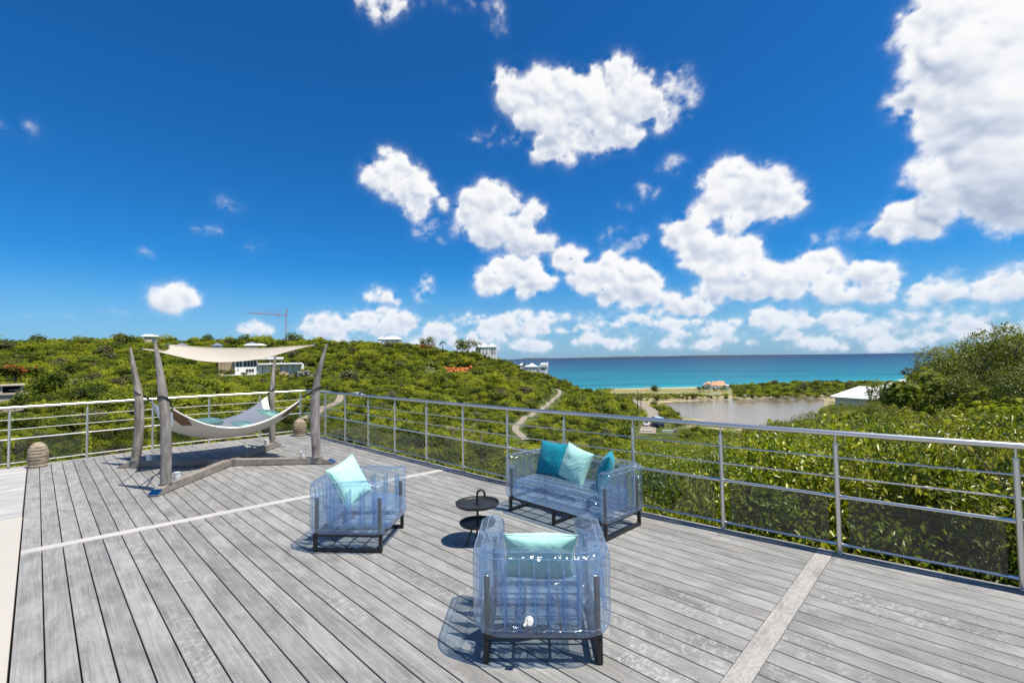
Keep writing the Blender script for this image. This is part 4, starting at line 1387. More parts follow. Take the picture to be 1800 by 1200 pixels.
POST_ME = MB().tube([(0, 0, -0.18), (0, 0, 0.945)], 0.0212, 14).mesh('post', True)
NECK_ME = MB().tube([(0, 0, 0.945), (0, 0, 1.03)], 0.0085, 10).lathe([(0.024, 0.0), (0.024, 0.004), (0.023, 0.006)], 14).mesh('neck', True)
CAP_ME = MB().lathe([(0.0225, 0.940), (0.0225, 0.949), (0.018, 0.953), (0.006, 0.953)], 14).mesh('post_cap', True)
for me in (POST_ME, NECK_ME, CAP_ME):
    me.materials.append(MT['steel'])
def railing(name, label, pts, posts, skip_glass=()):
    o = thing(name, label, 'railing', pts[len(pts) // 2])
    base = Vector(o.location)
    def loc(p): return Vector(p) - base
    for p in posts:
        q = link('post', POST_ME, None, o, loc(p))
        link('neck', NECK_ME, None, q)
        link('cap', CAP_ME, None, q)
    fine = [loc(p) + Vector((0, 0, TOPZ)) for p in pts]
    MB().tube(fine, 0.0248, 16).obj('handrail', 'steel', o, True)
    for i in range(len(pts) - 1):
        a, b = loc(pts[i]), loc(pts[i + 1])
        d = (b - a).normalized()
        for z_, r_, nm in ((0.832, 0.0066, 'rod'), (0.662, 0.0066, 'rod'), (0.492, 0.0135, 'mid_rail'), (0.075, 0.0115, 'bottom_rail')):
            up = Vector((0, 0, z_))
            mb = MB().tube([a + d * 0.019 + up, b - d * 0.019 + up], r_, 8)
            for e, s_ in ((a, 1), (b, -1)):
                ln = 0.055 if r_ > 0.01 else 0.016
                mb.tube([e + d * (0.0195 * s_) + up, e + d * ((0.0195 + ln) * s_) + up], r_ * 1.32, 8)
            mb.obj(nm, 'steel', o, True)
        n = Vector((d.y, -d.x, 0)) * 0.004
        g0, g1 = a + d * 0.072, b - d * 0.072
        if (g1 - g0).dot(d) > 0.2 and i not in skip_glass:
            vs = [g0 - n, g1 - n, g1 + n, g0 + n]
            MB().add([v + Vector((0, 0, 0.088)) for v in vs] + [v + Vector((0, 0, 0.478)) for v in vs],
                     [(3, 2, 1, 0), (4, 5, 6, 7), (0, 1, 5, 4), (1, 2, 6, 5), (2, 3, 7, 6), (3, 0, 4, 7)]).obj('glass_panel', 'glass', o)
    return o
ptsR = [CORNER] + PR_
railing('deck_railing', 'long stainless steel railing with tinted glass panels down the right edge of the deck', ptsR, PR_)
ptsB = PB_ + [CORNER]
railing('deck_railing', 'stainless steel railing along the far edge of the deck behind the hammock', ptsB, PB_)

# ------------------------------------------------------------------ buildings and things on the hill
MT['wwall'] = simple('white_render', (0.84, 0.83, 0.80), 0.9, 0, 0.2, 0.06, 1.5)
MT['wroof'] = simple('white_roof', (0.78, 0.78, 0.77), 0.7, 0, 0.3, 0.04, 1.0)
MT['cwall'] = simple('cream_render', (0.60, 0.50, 0.36), 0.9, 0, 0.2, 0.10, 1.2)
MT['swall'] = simple('tan_stone_wall', (0.36, 0.27, 0.17), 0.95, 0, 0.1, 0.35, 2.2)
MT['concrete'] = simple('bare_concrete', (0.42, 0.37, 0.31), 0.95, 0, 0.1, 0.22, 0.8)
MT['groof'] = simple('grey_shingle_roof', (0.17, 0.19, 0.24), 0.8, 0, 0.2, 0.2, 3)
MT['terra'] = simple('terracotta_roof', (0.58, 0.30, 0.17), 0.9, 0, 0.1, 0.2, 1.5)
MT['pane'] = simple('window_pane', (0.02, 0.025, 0.03), 0.12, 0, 0.6, 0.2, 2)
MT['wframe'] = simple('window_frame', (0.62, 0.62, 0.60), 0.6)
MT['timber'] = simple('timber_beam', (0.42, 0.27, 0.12), 0.8)
MT['redearth'] = simple('red_earth', (0.37, 0.135, 0.045), 0.95, 0, 0.1, 0.45, 0.5, 0.6)
MT['sandearth'] = simple('sandy_earth', (0.52, 0.36, 0.22), 0.95, 0, 0.1, 0.3, 0.5, 0.6)
MT['orange'] = simple('crane_orange', (0.46, 0.19, 0.09), 0.6)
MT['pole'] = simple('weathered_pole', (0.30, 0.24, 0.18), 0.9, 0, 0.1, 0.2, 3)
MT['bluebox'] = simple('truck_box_blue', (0.045, 0.085, 0.20), 0.5, 0, 0.4, 0.1)
MT['truckroof'] = simple('truck_roof', (0.32, 0.42, 0.58), 0.5, 0, 0.4, 0.1)
MT['tyre'] = simple('tyre_rubber', (0.02, 0.02, 0.02), 0.9)
MT['carwhite'] = simple('white_car_paint', (0.72, 0.72, 0.72), 0.25, 0, 0.6, 0.03)
MT['metalgrey'] = simple('grey_metal', (0.35, 0.35, 0.36), 0.5, 0.6)

class Bld:
    """A building measured from the photo: columns and rows become metres at its own range."""
    def __init__(s, name, label, cat, px, row, Y, sink=4.0, rz=0.0, snap=False):
        s.px, s.row, s.Y, s.sink = px, row, Y, sink
        s.k = Y / F_PX
        p = at(px, row, Y)
        phi = math.atan2(p.x, p.y)
        if snap:
            p.z = hz(p.x, p.y) + 0.3
        s.kx = s.k * math.cos(phi)
        s.o = thing(name, label, cat, p, rz - phi)
    def X(s, px): return (px - s.px) * s.kx
    def Z(s, row): return (s.row - row) * s.k
    def box(s, name, m, x0, x1, r0, r1, y0, y1, sink=False, parent=None, b=0.0):
        return MB().box(s.X(x0), s.X(x1), y0, y1, s.Z(r1) - (s.sink if sink else 0), s.Z(r0), b).obj(name, m, parent or s.o)
    def hip(s, name, m, x0, x1, r0, r1, y0, y1, ridge=0.0, over=0.4, parent=None):
        a, b = s.X(x0) - over, s.X(x1) + over
        c, d = y0 - over, y1 + over
        z0, z1 = s.Z(r1), s.Z(r0)
        my, mx = (c + d) / 2, (a + b) / 2
        h = (b - a) / 2 * ridge
        vs = [(a, c, z0), (b, c, z0), (b, d, z0), (a, d, z0), (a, c, z0 - .15), (b, c, z0 - .15), (b, d, z0 - .15), (a, d, z0 - .15), (mx - h, my, z1), (mx + h, my, z1)]
        fs = [(0, 1, 9, 8), (1, 2, 9), (2, 3, 8, 9), (3, 0, 8), (4, 5, 1, 0), (5, 6, 2, 1), (6, 7, 3, 2), (7, 4, 0, 3), (7, 6, 5, 4)]
        return MB().add(vs, fs).obj(name, m, parent or s.o)
    def win(s, x0, x1, r0, r1, y=0.0, cols=1, parent=None):
        a, b, z0, z1 = s.X(x0), s.X(x1), s.Z(r1), s.Z(r0)
        t_ = min(0.12, (b - a) * 0.12)
        mb = MB().box(a, b, y - .10, y + .05, z0, z0 + t_).box(a, b, y - .10, y + .05, z1 - t_, z1)
        for i in range(cols + 1):
            xx = a + (b - a - t_) * i / cols
            mb.box(xx, xx + t_, y - .098, y + .05, z0 + t_, z1 - t_)
        f = mb.obj('window', 'wframe', parent or s.o)
        MB().box(a + t_ * .5, b - t_ * .5, y - .04, y + .04, z0 + t_ * .5, z1 - t_ * .5).obj('pane', 'pane', f)
        return f

# the large house on the slope
B = Bld('hillside_house', 'large unfinished hillside house with tan stone wing and long white terrace seen under the sail', 'house', 455, 657, 184, 8)
B.box('stone_wing', 'swall', 386, 413.5, 622, 657, 0, 8, True)
for x_, r_ in ((391.5, 635), (397.5, 634.5), (392, 649), (397.5, 648.5)):
    B.win(x_ - 1.2, x_ + 1.3, r_ - 2.2, r_ + 2.4, 0.0)
B.box('side_wall', 'cwall', 367, 386, 645, 657, 4, 8, True)
B.box('lower_storey', 'wwall', 413.8, 452, 644.5, 657, -0.6, 7.5, True)
B.win(418.2, 420.4, 647.5, 651, -.6)
B.win(432, 447, 647.8, 655.5, -.6, 3)
B.box('balustrade', 'wroof', 430, 450, 653.2, 654.0, -2.0, -1.85)
B.box('balcony', 'wwall', 388, 456, 657, 658, -2.2, -0.7)
B.box('back_wall', 'concrete', 414, 452, 632.5, 644.4, 5, 7.4)
for x_ in (413.8, 426.4, 451):
    B.box('pier', 'wwall', x_, x_ + 1.6, 632.2, 644.4, -.5, 0.0)
for a, b in ((415.8, 421), (421, 426), (428.5, 434), (434, 440), (440, 445.5), (445.5, 450.6)):
    B.win(a, b, 633, 644.2, 0.4)
B.box('roof', 'wroof', 411, 499, 629.8, 632.0, -1.5, 9, b=0.05)
B.box('roof_parapet', 'wroof', 470, 499, 627.8, 629.8, -1.2, 8)
for x_ in (474.5, 481, 494.5):
    B.box('column', 'wwall', x_, x_ + 1.0, 632, 639, -1.0, -0.7)
B.box('beam', 'timber', 476, 498, 632.1, 633.0, -1.1, -0.8)
B.box('terrace', 'wwall', 453, 534, 638.4, 641.2, -1.8, 6.5, b=0.05)
B.box('terrace_wall', 'wwall', 453, 475, 641.3, 655, 0.6, 6.4, True)
B.box('terrace_wall', 'wwall', 493, 536.5, 641.3, 653, 0.6, 6.4, True)
B.box('end_wall', 'wwall', 532, 537.5, 640.5, 651, 0.2, 6.0, True)
for x_ in (461, 478, 487, 495, 505.5, 517, 528.5):
    B.box('buttress', 'concrete', x_, x_ + 1.5, 641.3, 655, -0.5, 0.4, True)
B.hip('upper_roof', 'groof', 463, 482, 623.2, 627.2, 2, 7)
def pavilion(px, r0, r1, w, Y, label, roof='groof', wall='wwall', hw=6, ridge=0.0, dep=5.0):
    b = Bld('pavilion', label, 'house', px, r1 + hw, Y, 5)
    b.box('wall', wall, px - w + 1, px + w - 1, r1, r1 + hw, 0, dep, True)
    b.hip('roof', roof, px - w, px + w, r0, r1, 0, dep, ridge)
    b.win(px - 2, px + 1.5, r1 + 1.6, r1 + 4.2, 0.0)
    return b
pavilion(382, 602.2, 607, 10, 206, 'small pavilion with grey pyramid roof showing above the middle of the sail')
b = pavilion(443, 600.2, 605, 12, 206, 'pavilion with grey pyramid roof and white eaves above the right part of the sail')
b.hip('lower_roof', 'wroof', 430, 468, 603.5, 606.8, -2, 4, 0.5)
pavilion(320, 602.0, 606.5, 9, 206, 'leftmost pavilion with grey pyramid roof half hidden by the sail')
b = Bld('ridge_house', 'cream house with white hip roof on the ridge above the hammock frame', 'house', 264, 598, 240, 5)
b.box('wall', 'cwall', 253, 267, 591, 598, 0, 7, True)
b.box('side_wing', 'wwall', 267, 279, 591.5, 598, 1, 7, True)
b.hip('roof', 'wroof', 250, 274, 587, 591, 0, 7, 0.45, 0.6)
b.hip('wing_roof', 'wroof', 272, 280.5, 588.2, 591.4, 1, 7, 0.2, 0.3)
b.win(256, 258.5, 592.8, 595.5)
b.win(261, 263.5, 592.8, 595.5)
b = Bld('ridge_villa', 'white villa with low hip roof alone on the ridge right of the hammock', 'house', 688, 601, 275, 5)
b.box('wall', 'wwall', 672, 705, 596, 601, 0, 9, True)
b.box('annex', 'wwall', 664, 672, 594.5, 601, 1, 7, True)
b.hip('roof', 'wroof', 674, 705, 590.2, 596, 0, 9, 0.4, 0.5)
b.hip('annex_roof', 'wroof', 664, 676, 592, 595, 1, 7, 0.4, 0.3)
for x_ in (680, 688, 696):
    b.win(x_, x_ + 2.4, 597.2, 599.8)
b = Bld('pyramid_villa', 'white villa with three pyramid roofs on the shoulder of the hill', 'house', 856, 624, 275, 8)
b.box('wall', 'wwall', 845, 874, 609.5, 624, 0, 9, True)
b.box('wing', 'wwall', 836, 845, 609.8, 621, 3, 10, True)
for cx_, w_ in ((840.5, 5.0), (851, 6.3), (865.5, 7.2)):
    b.hip('roof', 'wroof', cx_ - w_, cx_ + w_, 604, 609.4, 0, 4.6, 0.0, 0.3)
for x_ in (849, 855, 864, 869):
    b.win(x_, x_ + 2.0, 611.5, 615)
    b.win(x_, x_ + 2.0, 618, 621.5)
b = Bld('vaulted_villa', 'white villa with a barrel vault roof on the seaward end of the hill', 'house', 940, 652, 257, 7)
b.box('wall', 'wwall', 921, 947, 644, 652, 0, 8, True)
b.box('vault_wall', 'wwall', 947.3, 963, 645.6, 652, -0.5, 8, True)
b.box('left_wing', 'wwall', 914, 921, 641, 650, 3, 8, True)
mb = MB()
pr = [(b.X(947.3) + (b.X(963) - b.X(947.3)) * (0.5 - 0.5 * math.cos(math.pi * i / 12)), b.Z(645.6) + 0.2 + math.sin(math.pi * i / 12) * 1.5) for i in range(13)]
vs = [(x_, -0.8, z_) for x_, z_ in pr] + [(x_, 8.2, z_) for x_, z_ in pr]
mb.add(vs, [(i, i + 1, 14 + i, 13 + i) for i in range(12)] + [tuple(range(13))[::-1], tuple(range(13, 26))])
mb.obj('vault', 'wroof', b.o, True)
b.hip('roof', 'wroof', 922, 945, 641.5, 644, 0, 8, 0.6, 0.3)
b.hip('roof_tower', 'wroof', 931, 940, 637.8, 641.3, 3, 7, 0, 0.2)
b.hip('wing_roof', 'wroof', 913, 922, 637.6, 641, 3, 8, 0, 0.2)
b.box('parapet', 'wwall', 951, 964, 638, 641, 6, 8)
b.box('parapet_post', 'wwall', 962.3, 964.2, 636.6, 645.5, 5, 8.5)
for x_ in (925, 931, 937, 943):
    b.win(x_, x_ + 2.0, 646, 649.5)
b.win(952, 958, 646.6, 650.6, -.5, 2)
b = Bld('white_hut', 'tiny white hut among the bushes left of the red earth cutting', 'hut', 758, 655, 226, 4, 0, True)
b.box('wall', 'wwall', 753, 763, 648.5, 655, 0, 3, True)
b.box('roof', 'wroof', 752, 764, 647, 648.3, -.3, 3.3)
b.win(756, 760, 650.5, 655, 0)
b = Bld('concrete_shell', 'unfinished bare concrete building at the left edge of the photo', 'house', 20, 720, 80, 6)
b.box('wall', 'concrete', -40, 42, 694, 722, 0, 6, True)
b.box('floor_slab', 'concrete', -40, 41, 690.3, 693.7, -0.3, 6.2)
b.box('ledge', 'concrete', 41, 51, 691.2, 692.0, 0.0, 1.2)
b.box('roof_slab', 'concrete', -40, 43.5, 676.5, 678.2, -0.4, 6.2)
for x_ in (-30, -0.5, 35.5):
    b.box('pillar', 'concrete', x_, x_ + 4.4, 678.3, 690.2, 0, 0.6)
b.box('rail_wall', 'wwall', 14, 34, 685.5, 687, 2.0, 2.2)
b.box('post', 'redearth', 34, 35.4, 678.3, 690.2, 0.1, 0.5)
b.box('back_wall', 'void', -38, 40, 678.3, 690.2, 5.0, 5.6)  # near-black: shade of the open storey put into the wall colour

# bare cuttings in the slope
def cutting(name, x0, x1, r0, r1, Y, m, seed):
    vs, fs = [], []
    nx_, ny_ = 26, 6
    for j in range(ny_ + 1):
        for i in range(nx_ + 1):
            u, v_ = i / nx_, j / ny_
            e = 0.5 + 0.5 * mn.noise((u * 9 + seed, v_ * 3, 1.0)) - 0.9 * (2 * u - 1) ** 4 * (v_ - .3)
            p = at(x0 + (x1 - x0) * u, r1 + (r0 - r1) * v_ + 3 * (e - .5) * (1 if 0 < j < ny_ else 2.0), Y + 5 * v_ + 2.2 * mn.noise((u * 15, v_ * 9, seed)) + 1.2 * mn.noise((u * 31, v_ * 17, seed)))
            vs.append(tuple(p))
    for j in range(ny_):
        for i in range(nx_):
            o_ = j * (nx_ + 1) + i
            fs.append((o_, o_ + 1, o_ + nx_ + 2, o_ + nx_ + 1))
    # skirt back into the hill
    n0 = len(vs)
    top = [ny_ * (nx_ + 1) + i for i in range(nx_ + 1)]
    for i in top:
        vs.append((vs[i][0], vs[i][1] + 5, vs[i][2] - 3))
    for i in range(nx_):
        fs.append((top[i], top[i + 1], n0 + i + 1, n0 + i))
    struct(MB().add(vs, fs).obj(name, m))
cutting('red_earth_bank', 778, 830, 645.5, 654, 231, 'redearth', 1)
cutting('sandy_bank', 636, 662, 632, 640, 222, 'sandearth', 4)
cutting('sandy_bank', 688, 700, 625, 631, 236, 'sandearth', 6)
cutting('sand_dune', 1440, 1480, 676, 692, 370, 'sandearth', 9)
cutting('rubble_bank', 1075, 1140, 684, 700, 360, 'sandearth', 10)
# rocks right of the house
def rock(name, px, row, Y, r, label, m='concrete', group=None, seed=0):
    bm = bmesh.new()
    bmesh.ops.create_icosphere(bm, subdivisions=3, radius=r)
    for v_ in bm.verts:
        q = v_.co.normalized()
        v_.co += q * r * (0.5 * mn.noise(q * 1.9 + Vector((seed, 0, 0))) + 0.28 * mn.noise(q * 5 + Vector((0, seed, 0))))
        v_.co.z *= 0.75
    me = bpy.data.meshes.new(name)
    bm.to_mesh(me); bm.free()
    o = link(name, me, m, None, at(px, row, Y))
    tag(o, label, 'rock', group)
MT['greyrock'] = simple('grey_rock', (0.17, 0.16, 0.155), 0.95, 0, 0.1, 0.5, 1.2, 0.8)
for i, (x_, r_, s_) in enumerate(((515, 661, 1.1), (527, 658, 1.5), (539, 656, 1.3), (547, 664, 1.5), (535, 667, 1.1))):
    rock('boulder', x_, r_, 168, s_, 'grey boulder in the rock outcrop right of the unfinished hillside house', 'greyrock', 'grey boulders beside the hillside house', i * 3.1)
rock('boulder', 499, 659, 168, 1.6, 'pale boulder under the terrace of the unfinished hillside house', 'sandearth', None, 9)

# crane behind the ridge
def lattice(mb, p0, p1, w, r, n):
    p0, p1 = Vector(p0), Vector(p1)
    d = (p1 - p0).normalized()
    a = d.cross(Vector((0, 1, 0))).normalized() * w / 2
    b = Vector((0, 1, 0)) * w / 2
    for s1 in (-1, 1):
        for s2 in (-1, 1):
            mb.tube([p0 + a * s1 + b * s2, p1 + a * s1 + b * s2], r, 5)
    for i in range(n):
        q0, q1 = p0.lerp(p1, i / n), p0.lerp(p1, (i + 1) / n)
        for s2 in (-1, 1):
            s_ = 1 if i % 2 else -1
            mb.tube([q0 + a * s_ + b * s2, q1 - a * s_ + b * s2], r * .7, 4)
            mb.tube([q0 + b * s_ + a * s2, q1 - b * s_ + a * s2], r * .7, 4)
B = Bld('tower_crane', 'slender orange tower crane standing behind the ridge with its jib to the left', 'crane', 502.5, 596, 330, 0)
c = lambda x_, r_: Vector((B.X(x_), 0, B.Z(r_)))
mb = MB(); lattice(mb, c(503, 604), c(502.5, 554), 0.75, 0.10, 20); mb.obj('mast', 'orange', B.o)
mb = MB(); lattice(mb, c(503, 554), c(436.5, 551), 0.55, 0.07, 34); mb.obj('jib', 'orange', B.o)
MB().tube([c(502.6, 554), c(505.6, 543)], 0.22, 6).obj('apex', 'orange', B.o)
MB().tube([c(505.6, 543), c(484.5, 552.5)], 0.12, 5).obj('strut', 'orange', B.o)
MB().tube([c(505.6, 543), c(481, 546), c(475.8, 546.8), c(437, 551)], 0.07, 5).obj('tie_cable', 'metalgrey', B.o)
MB().tube([c(481, 546), c(484, 552.8)], 0.10, 5).obj('tie_post', 'orange', B.o)
MB().tube([c(475.8, 546.8), c(478, 552.6)], 0.10, 5).obj('tie_post', 'orange', B.o)
MB().tube([c(505.6, 543), c(506.3, 567), c(503, 571)], 0.06, 5).obj('back_cable', 'metalgrey', B.o)
MB().box(c(490, 554).x - .7, c(490, 554).x + .7, -.5, .5, c(490, 554.8).z - .2, c(490, 554.0).z).obj('trolley', 'orange', B.o)
MB().tube([c(490, 554.8), c(490, 571)], 0.035, 4).obj('hoist_rope', 'metalgrey', B.o)
MB().box(c(457, 553).x - .9, c(459, 553).x + .4, -.4, .4, c(457, 552.8).z, c(457, 551.4).z).obj('counterweight', 'orange', B.o)
MB().tube([c(437, 551), c(437, 549.4)], 0.2, 5).obj('jib_tip', 'orange', B.o)

# poles
def pole(px, r0, r1, Y, label, arm=True, m='pole', r=0.13):
    b_ = at(px, r1, Y)
    h_ = at(px, r0, Y).z - b_.z
    o = thing('utility_pole', label, 'pole', b_)
    MB().tube([(0, 0, -4), (0, 0, h_)], [r, r * .8], 8).obj('post', m, o, True)
    if arm:
        MB().box(-.85, .85, -.06, .06, h_ - .35, h_ - .22).obj('crossarm', m, o)
        for k in (-.7, 0, .7):
            MB().tube([(k, 0, h_ - .22), (k, 0, h_ - .02)], .04, 6).obj('insulator', 'wwall', o)
pole(797, 749.5, 800, 62, 'wooden utility pole with a crossarm standing in the scrub below the railing', True)
pole(846.5, 762, 796, 64, 'shorter bare wooden pole right of the pole with the crossarm', False)
pole(1121, 686, 706, 212, 'dark utility pole at the far end of the valley road', False, 'bark', 0.18)
pole(1127, 694, 719, 196, 'dark utility pole beside the bend of the valley road', True, 'bark', 0.18)
pole(1122.5, 737, 765, 152, 'grey lamp pole left of the parked white car', False, 'metalgrey', 0.12)

# valley: truck, car, walls
o = thing('box_truck', 'dark blue box truck parked on the valley road beside the lagoon', 'truck', (0, 0, 0), 0)
p = at(1157.5, 752, 163); o.location = (p.x, p.y, hz(p.x, p.y) + 0.12); o.rotation_euler = (0, 0, R_(6))
MB().box(-1.2, 1.2, -2.4, 2.6, 0.95, 3.35, 0.05).obj('cargo_box', 'bluebox', o)
MB().box(-1.16, 1.16, -2.36, 2.56, 3.352, 3.40).obj('box_roof', 'truckroof', o)
MB().box(-1.1, 1.1, 2.7, 4.3, 0.7, 2.5, 0.15).obj('cab', 'carwhite', o)
MB().box(-.95, .95, 4.28, 4.33, 1.6, 2.3).obj('windscreen', 'pane', o)
MB().box(-1.05, 1.05, -2.3, 4.2, 0.6, 0.9).obj('chassis', 'tyre', o)
wheel = MB().tube([(-.15, 0, 0), (.15, 0, 0)], 0.45, 14).mesh('wheel', True); wheel.materials.append(MT['tyre'])
for x_ in (-1, 1):
    for y_ in (-1.5, 3.4):
        link('wheel', wheel, None, o, (x_, y_, 0.45))
    MB().box(x_ * .9 - .12, x_ * .9 + .12, -2.44, -2.41, 1.0, 1.12).obj('tail_light', 'redearth', o)
def car(px, row, Y, rz, label, zoff=0.12):
    o = thing('parked_car', label, 'car', (0, 0, 0), R_(rz))
    p = at(px, row, Y); o.location = (p.x, p.y, hz(p.x, p.y) + zoff)
    prof = [(-2.0, .35), (-2.05, .75), (-1.85, 0.95), (-1.25, 1.0), (-.7, 1.42), (.75, 1.45), (1.55, 1.0), (1.95, .9), (2.05, .4)]
    mb = MB()
    vs = [(x_, a, b) for x_ in (-.83, .83) for a, b in prof]
    n = len(prof)
    mb.add(vs, [tuple(range(n)), tuple(range(n, 2 * n))[::-1]] + [(i, n + i, n + (i + 1) % n, (i + 1) % n) for i in range(n)])
    mb.obj('body', 'carwhite', o)
    MB().add([(-.72, -1.2, 1.03), (.72, -1.2, 1.03), (.66, -.74, 1.42), (-.66, -.74, 1.42)], [(0, 1, 2, 3)]).obj('windscreen', 'pane', o, False, (0, -.02, .02))
    MB().add([(-.72, 1.5, 1.05), (.72, 1.5, 1.05), (.66, .8, 1.45), (-.66, .8, 1.45)], [(3, 2, 1, 0)]).obj('rear_window', 'pane', o, False, (0, .02, .02))
    for s_ in (-1, 1):
        MB().add([(.845 * s_, -1.0, 1.03), (.845 * s_, 1.2, 1.03), (.845 * s_, .7, 1.38), (.845 * s_, -.62, 1.36)], [(0, 1, 2, 3)]).obj('side_window', 'pane', o)
        for y_ in (-1.3, 1.3):
            w = MB().tube([(-.1, 0, 0), (.1, 0, 0)], .31, 12).obj('wheel', 'tyre', o, True, (.76 * s_, y_, .31))
        MB().box(.6 * s_ - .15, .6 * s_ + .15, -2.07, -2.03, .6, .72).obj('headlight', 'wframe', o)
car(1135.5, 748, 166, 168, 'small white car parked at the edge of the valley road left of the blue truck')
car(627, 689, 124, 70, 'white car parked in the scrub right of the bend in the lane', 0.5)
b = Bld('garden_wall', 'low white wall in front of the parked white car', 'wall', 1135, 762, 152, 2)
b.box('wall', 'wwall', 1125, 1146, 756, 762, 0, 0.4, True)
b.box('coping', 'wroof', 1124.5, 1146.5, 755.3, 756, -.1, .5)
b = Bld('gate_wall', 'white wall with end pillar right of the blue truck', 'wall', 1175, 766, 150, 2)
b.box('wall', 'wwall', 1164, 1186, 756, 766, 0, 0.4, True)
b.box('pillar', 'concrete', 1185, 1189.5, 754, 764, -.2, .6, True)
b = Bld('concrete_slab', 'pale concrete slab at the foot of the hill road', 'slab', 920, 768, 104, 2)
b.box('slab', 'wwall', 908, 938, 764.5, 768, 0, 3.5, True)
b.box('kerb', 'wroof', 907.5, 938.5, 763.8, 764.4, -.1, .4)
# beach house and walls
b = Bld('beach_house', 'white beach house with terracotta roofs between the lagoon and the sea', 'house', 1260, 691, 345, 3)
b.box('wall', 'wwall', 1250, 1271, 677, 691, 0, 12, True)
b.box('tower', 'wwall', 1242, 1250, 674, 691, -1, 8, True)
b.box('left_wing', 'wwall', 1237, 1242, 676.5, 690, 3, 9, True)
b.box('right_wing', 'wwall', 1276, 1282, 677, 689, 2, 9, True)
b.box('link_wall', 'cwall', 1271, 1276, 679, 690, 4, 9, True)
b.hip('tower_roof', 'terra', 1242, 1250, 670, 674, -1, 8, 0.0, 0.3)
b.hip('roof', 'terra', 1250, 1260, 670.3, 676.8, 0, 10, 0.2, 0.3)
b.hip('roof', 'terra', 1257, 1276, 670.2, 677, 1, 12, 0.6, 0.3)
b.hip('wing_roof', 'terra', 1236.5, 1243, 674.2, 676.5, 3, 9, 0.2, 0.3)
for x_ in (1253, 1260, 1266):
    b.win(x_, x_ + 2.4, 680.5, 685.5)
b.win(1244.5, 1247, 676.5, 680, -1)
b.box('terrace', 'wwall', 1262, 1284, 689, 692.5, -6, 1, True)
b = Bld('lagoon_wall', 'long white wall along the far shore of the lagoon', 'wall', 1240, 696, 302, 2)
b.box('wall', 'wwall', 1158, 1345, 692.3, 696, 0, 0.5, True)
for i in range(12):
    b.box('pillar', 'wroof', 1158 + i * 17, 1159.5 + i * 17, 691.4, 696, -.15, .65, True)
b = Bld('sea_wall', 'grey sea wall along the beach at the foot of the hill', 'wall', 1110, 687, 374, 3)
b.box('wall', 'concrete', 1078, 1138, 683.6, 687, 0, 0.6, True)
b.box('end_pillar', 'wwall', 1137, 1139.5, 679, 687, -.2, 1, True)
# two white hip roofs below the olive trees
def corner_roof(name, label, L, Fc, Rr, Bk, ap0, ap1, seed):
    P = [at(*q) for q in (L, Fc, Rr, Bk)]
    z_ = sum(p.z for p in P) / 4
    base = sum(P, Vector()) / 4
    base.z = z_
    o = thing(name, label, 'house', base)
    lp = [p - base for p in P]
    for p in lp:
        p.z = 0
    a0, a1 = at(*ap0) - base, at(*ap1) - base
    vs = [tuple(p) for p in lp] + [tuple(p - Vector((0, 0, .22))) for p in lp] + [tuple(a0), tuple(a1)]
    fs = [(0, 1, 9, 8), (1, 2, 9), (2, 3, 8, 9), (3, 0, 8), (4, 5, 1, 0), (5, 6, 2, 1), (6, 7, 3, 2), (7, 4, 0, 3), (7, 6, 5, 4)]
    rf = MB().add(vs, fs).obj('roof', 'wroof', o)
    MB().tube([lp[1] + Vector((0, 0, .05)), a1 + Vector((0, 0, .05))], 0.16, 6).obj('hip_cap', 'metalgrey', rf)
    MB().tube([lp[0] + Vector((0, 0, .05)), a0 + Vector((0, 0, .05))], 0.10, 6).obj('hip_cap', 'wroof', rf)
    ins = [tuple((p * 0.88).xy) for p in lp]
    MB().prism(ins, -6.0, -0.2).obj('wall', 'wwall', o)
corner_roof('white_house', 'white house with a large hip roof in front of the lagoon', (1460, 697, 93), (1531, 699, 86), (1580, 692, 95), (1520, 690, 104), (1512, 679, 95), (1524, 678.4, 95), 1)
corner_roof('white_house', 'second white hip roof partly hidden behind olive tree leaves', (1533, 683, 112), (1598, 686, 104), (1645, 680, 112), (1590, 678, 122), (1586, 667, 113), (1596, 666.5, 113), 2)

# ------------------------------------------------------------------ inflatable seats
def rounded_path(pts, r, step=0.012):
    """polyline with filleted corners -> dense points"""
    out = []
    pts = [Vector((*p, 0)) for p in pts]
    segs = []
    cur = pts[0]
    for i in range(1, len(pts) - 1):
        a, b, c = pts[i - 1], pts[i], pts[i + 1]
        d1 = (b - a).normalized(); d2 = (c - b).normalized()
        p0, p1 = b - d1 * r, b + d2 * r
        segs.append((cur, p0))
        arc = []
        cen = p0 + d2 * r
        for k in range(1, 14):
            t_ = k / 14
            ang = t_ * math.pi / 2
            arc.append(cen - d2 * r * math.cos(ang) + d1 * r * math.sin(ang))
        segs.append(arc)
        cur = p1
    segs.append((cur, pts[-1]))
    for s_ in segs:
        if isinstance(s_, tuple):
            n = max(2, int((s_[1] - s_[0]).length / step))
            out += [s_[0].lerp(s_[1], k / n) for k in range(n + 1)]
        else:
            out += s_
    res = [out[0]]
    for p in out[1:]:
        if (p - res[-1]).length > 1e-4:
            res.append(p)
    return res
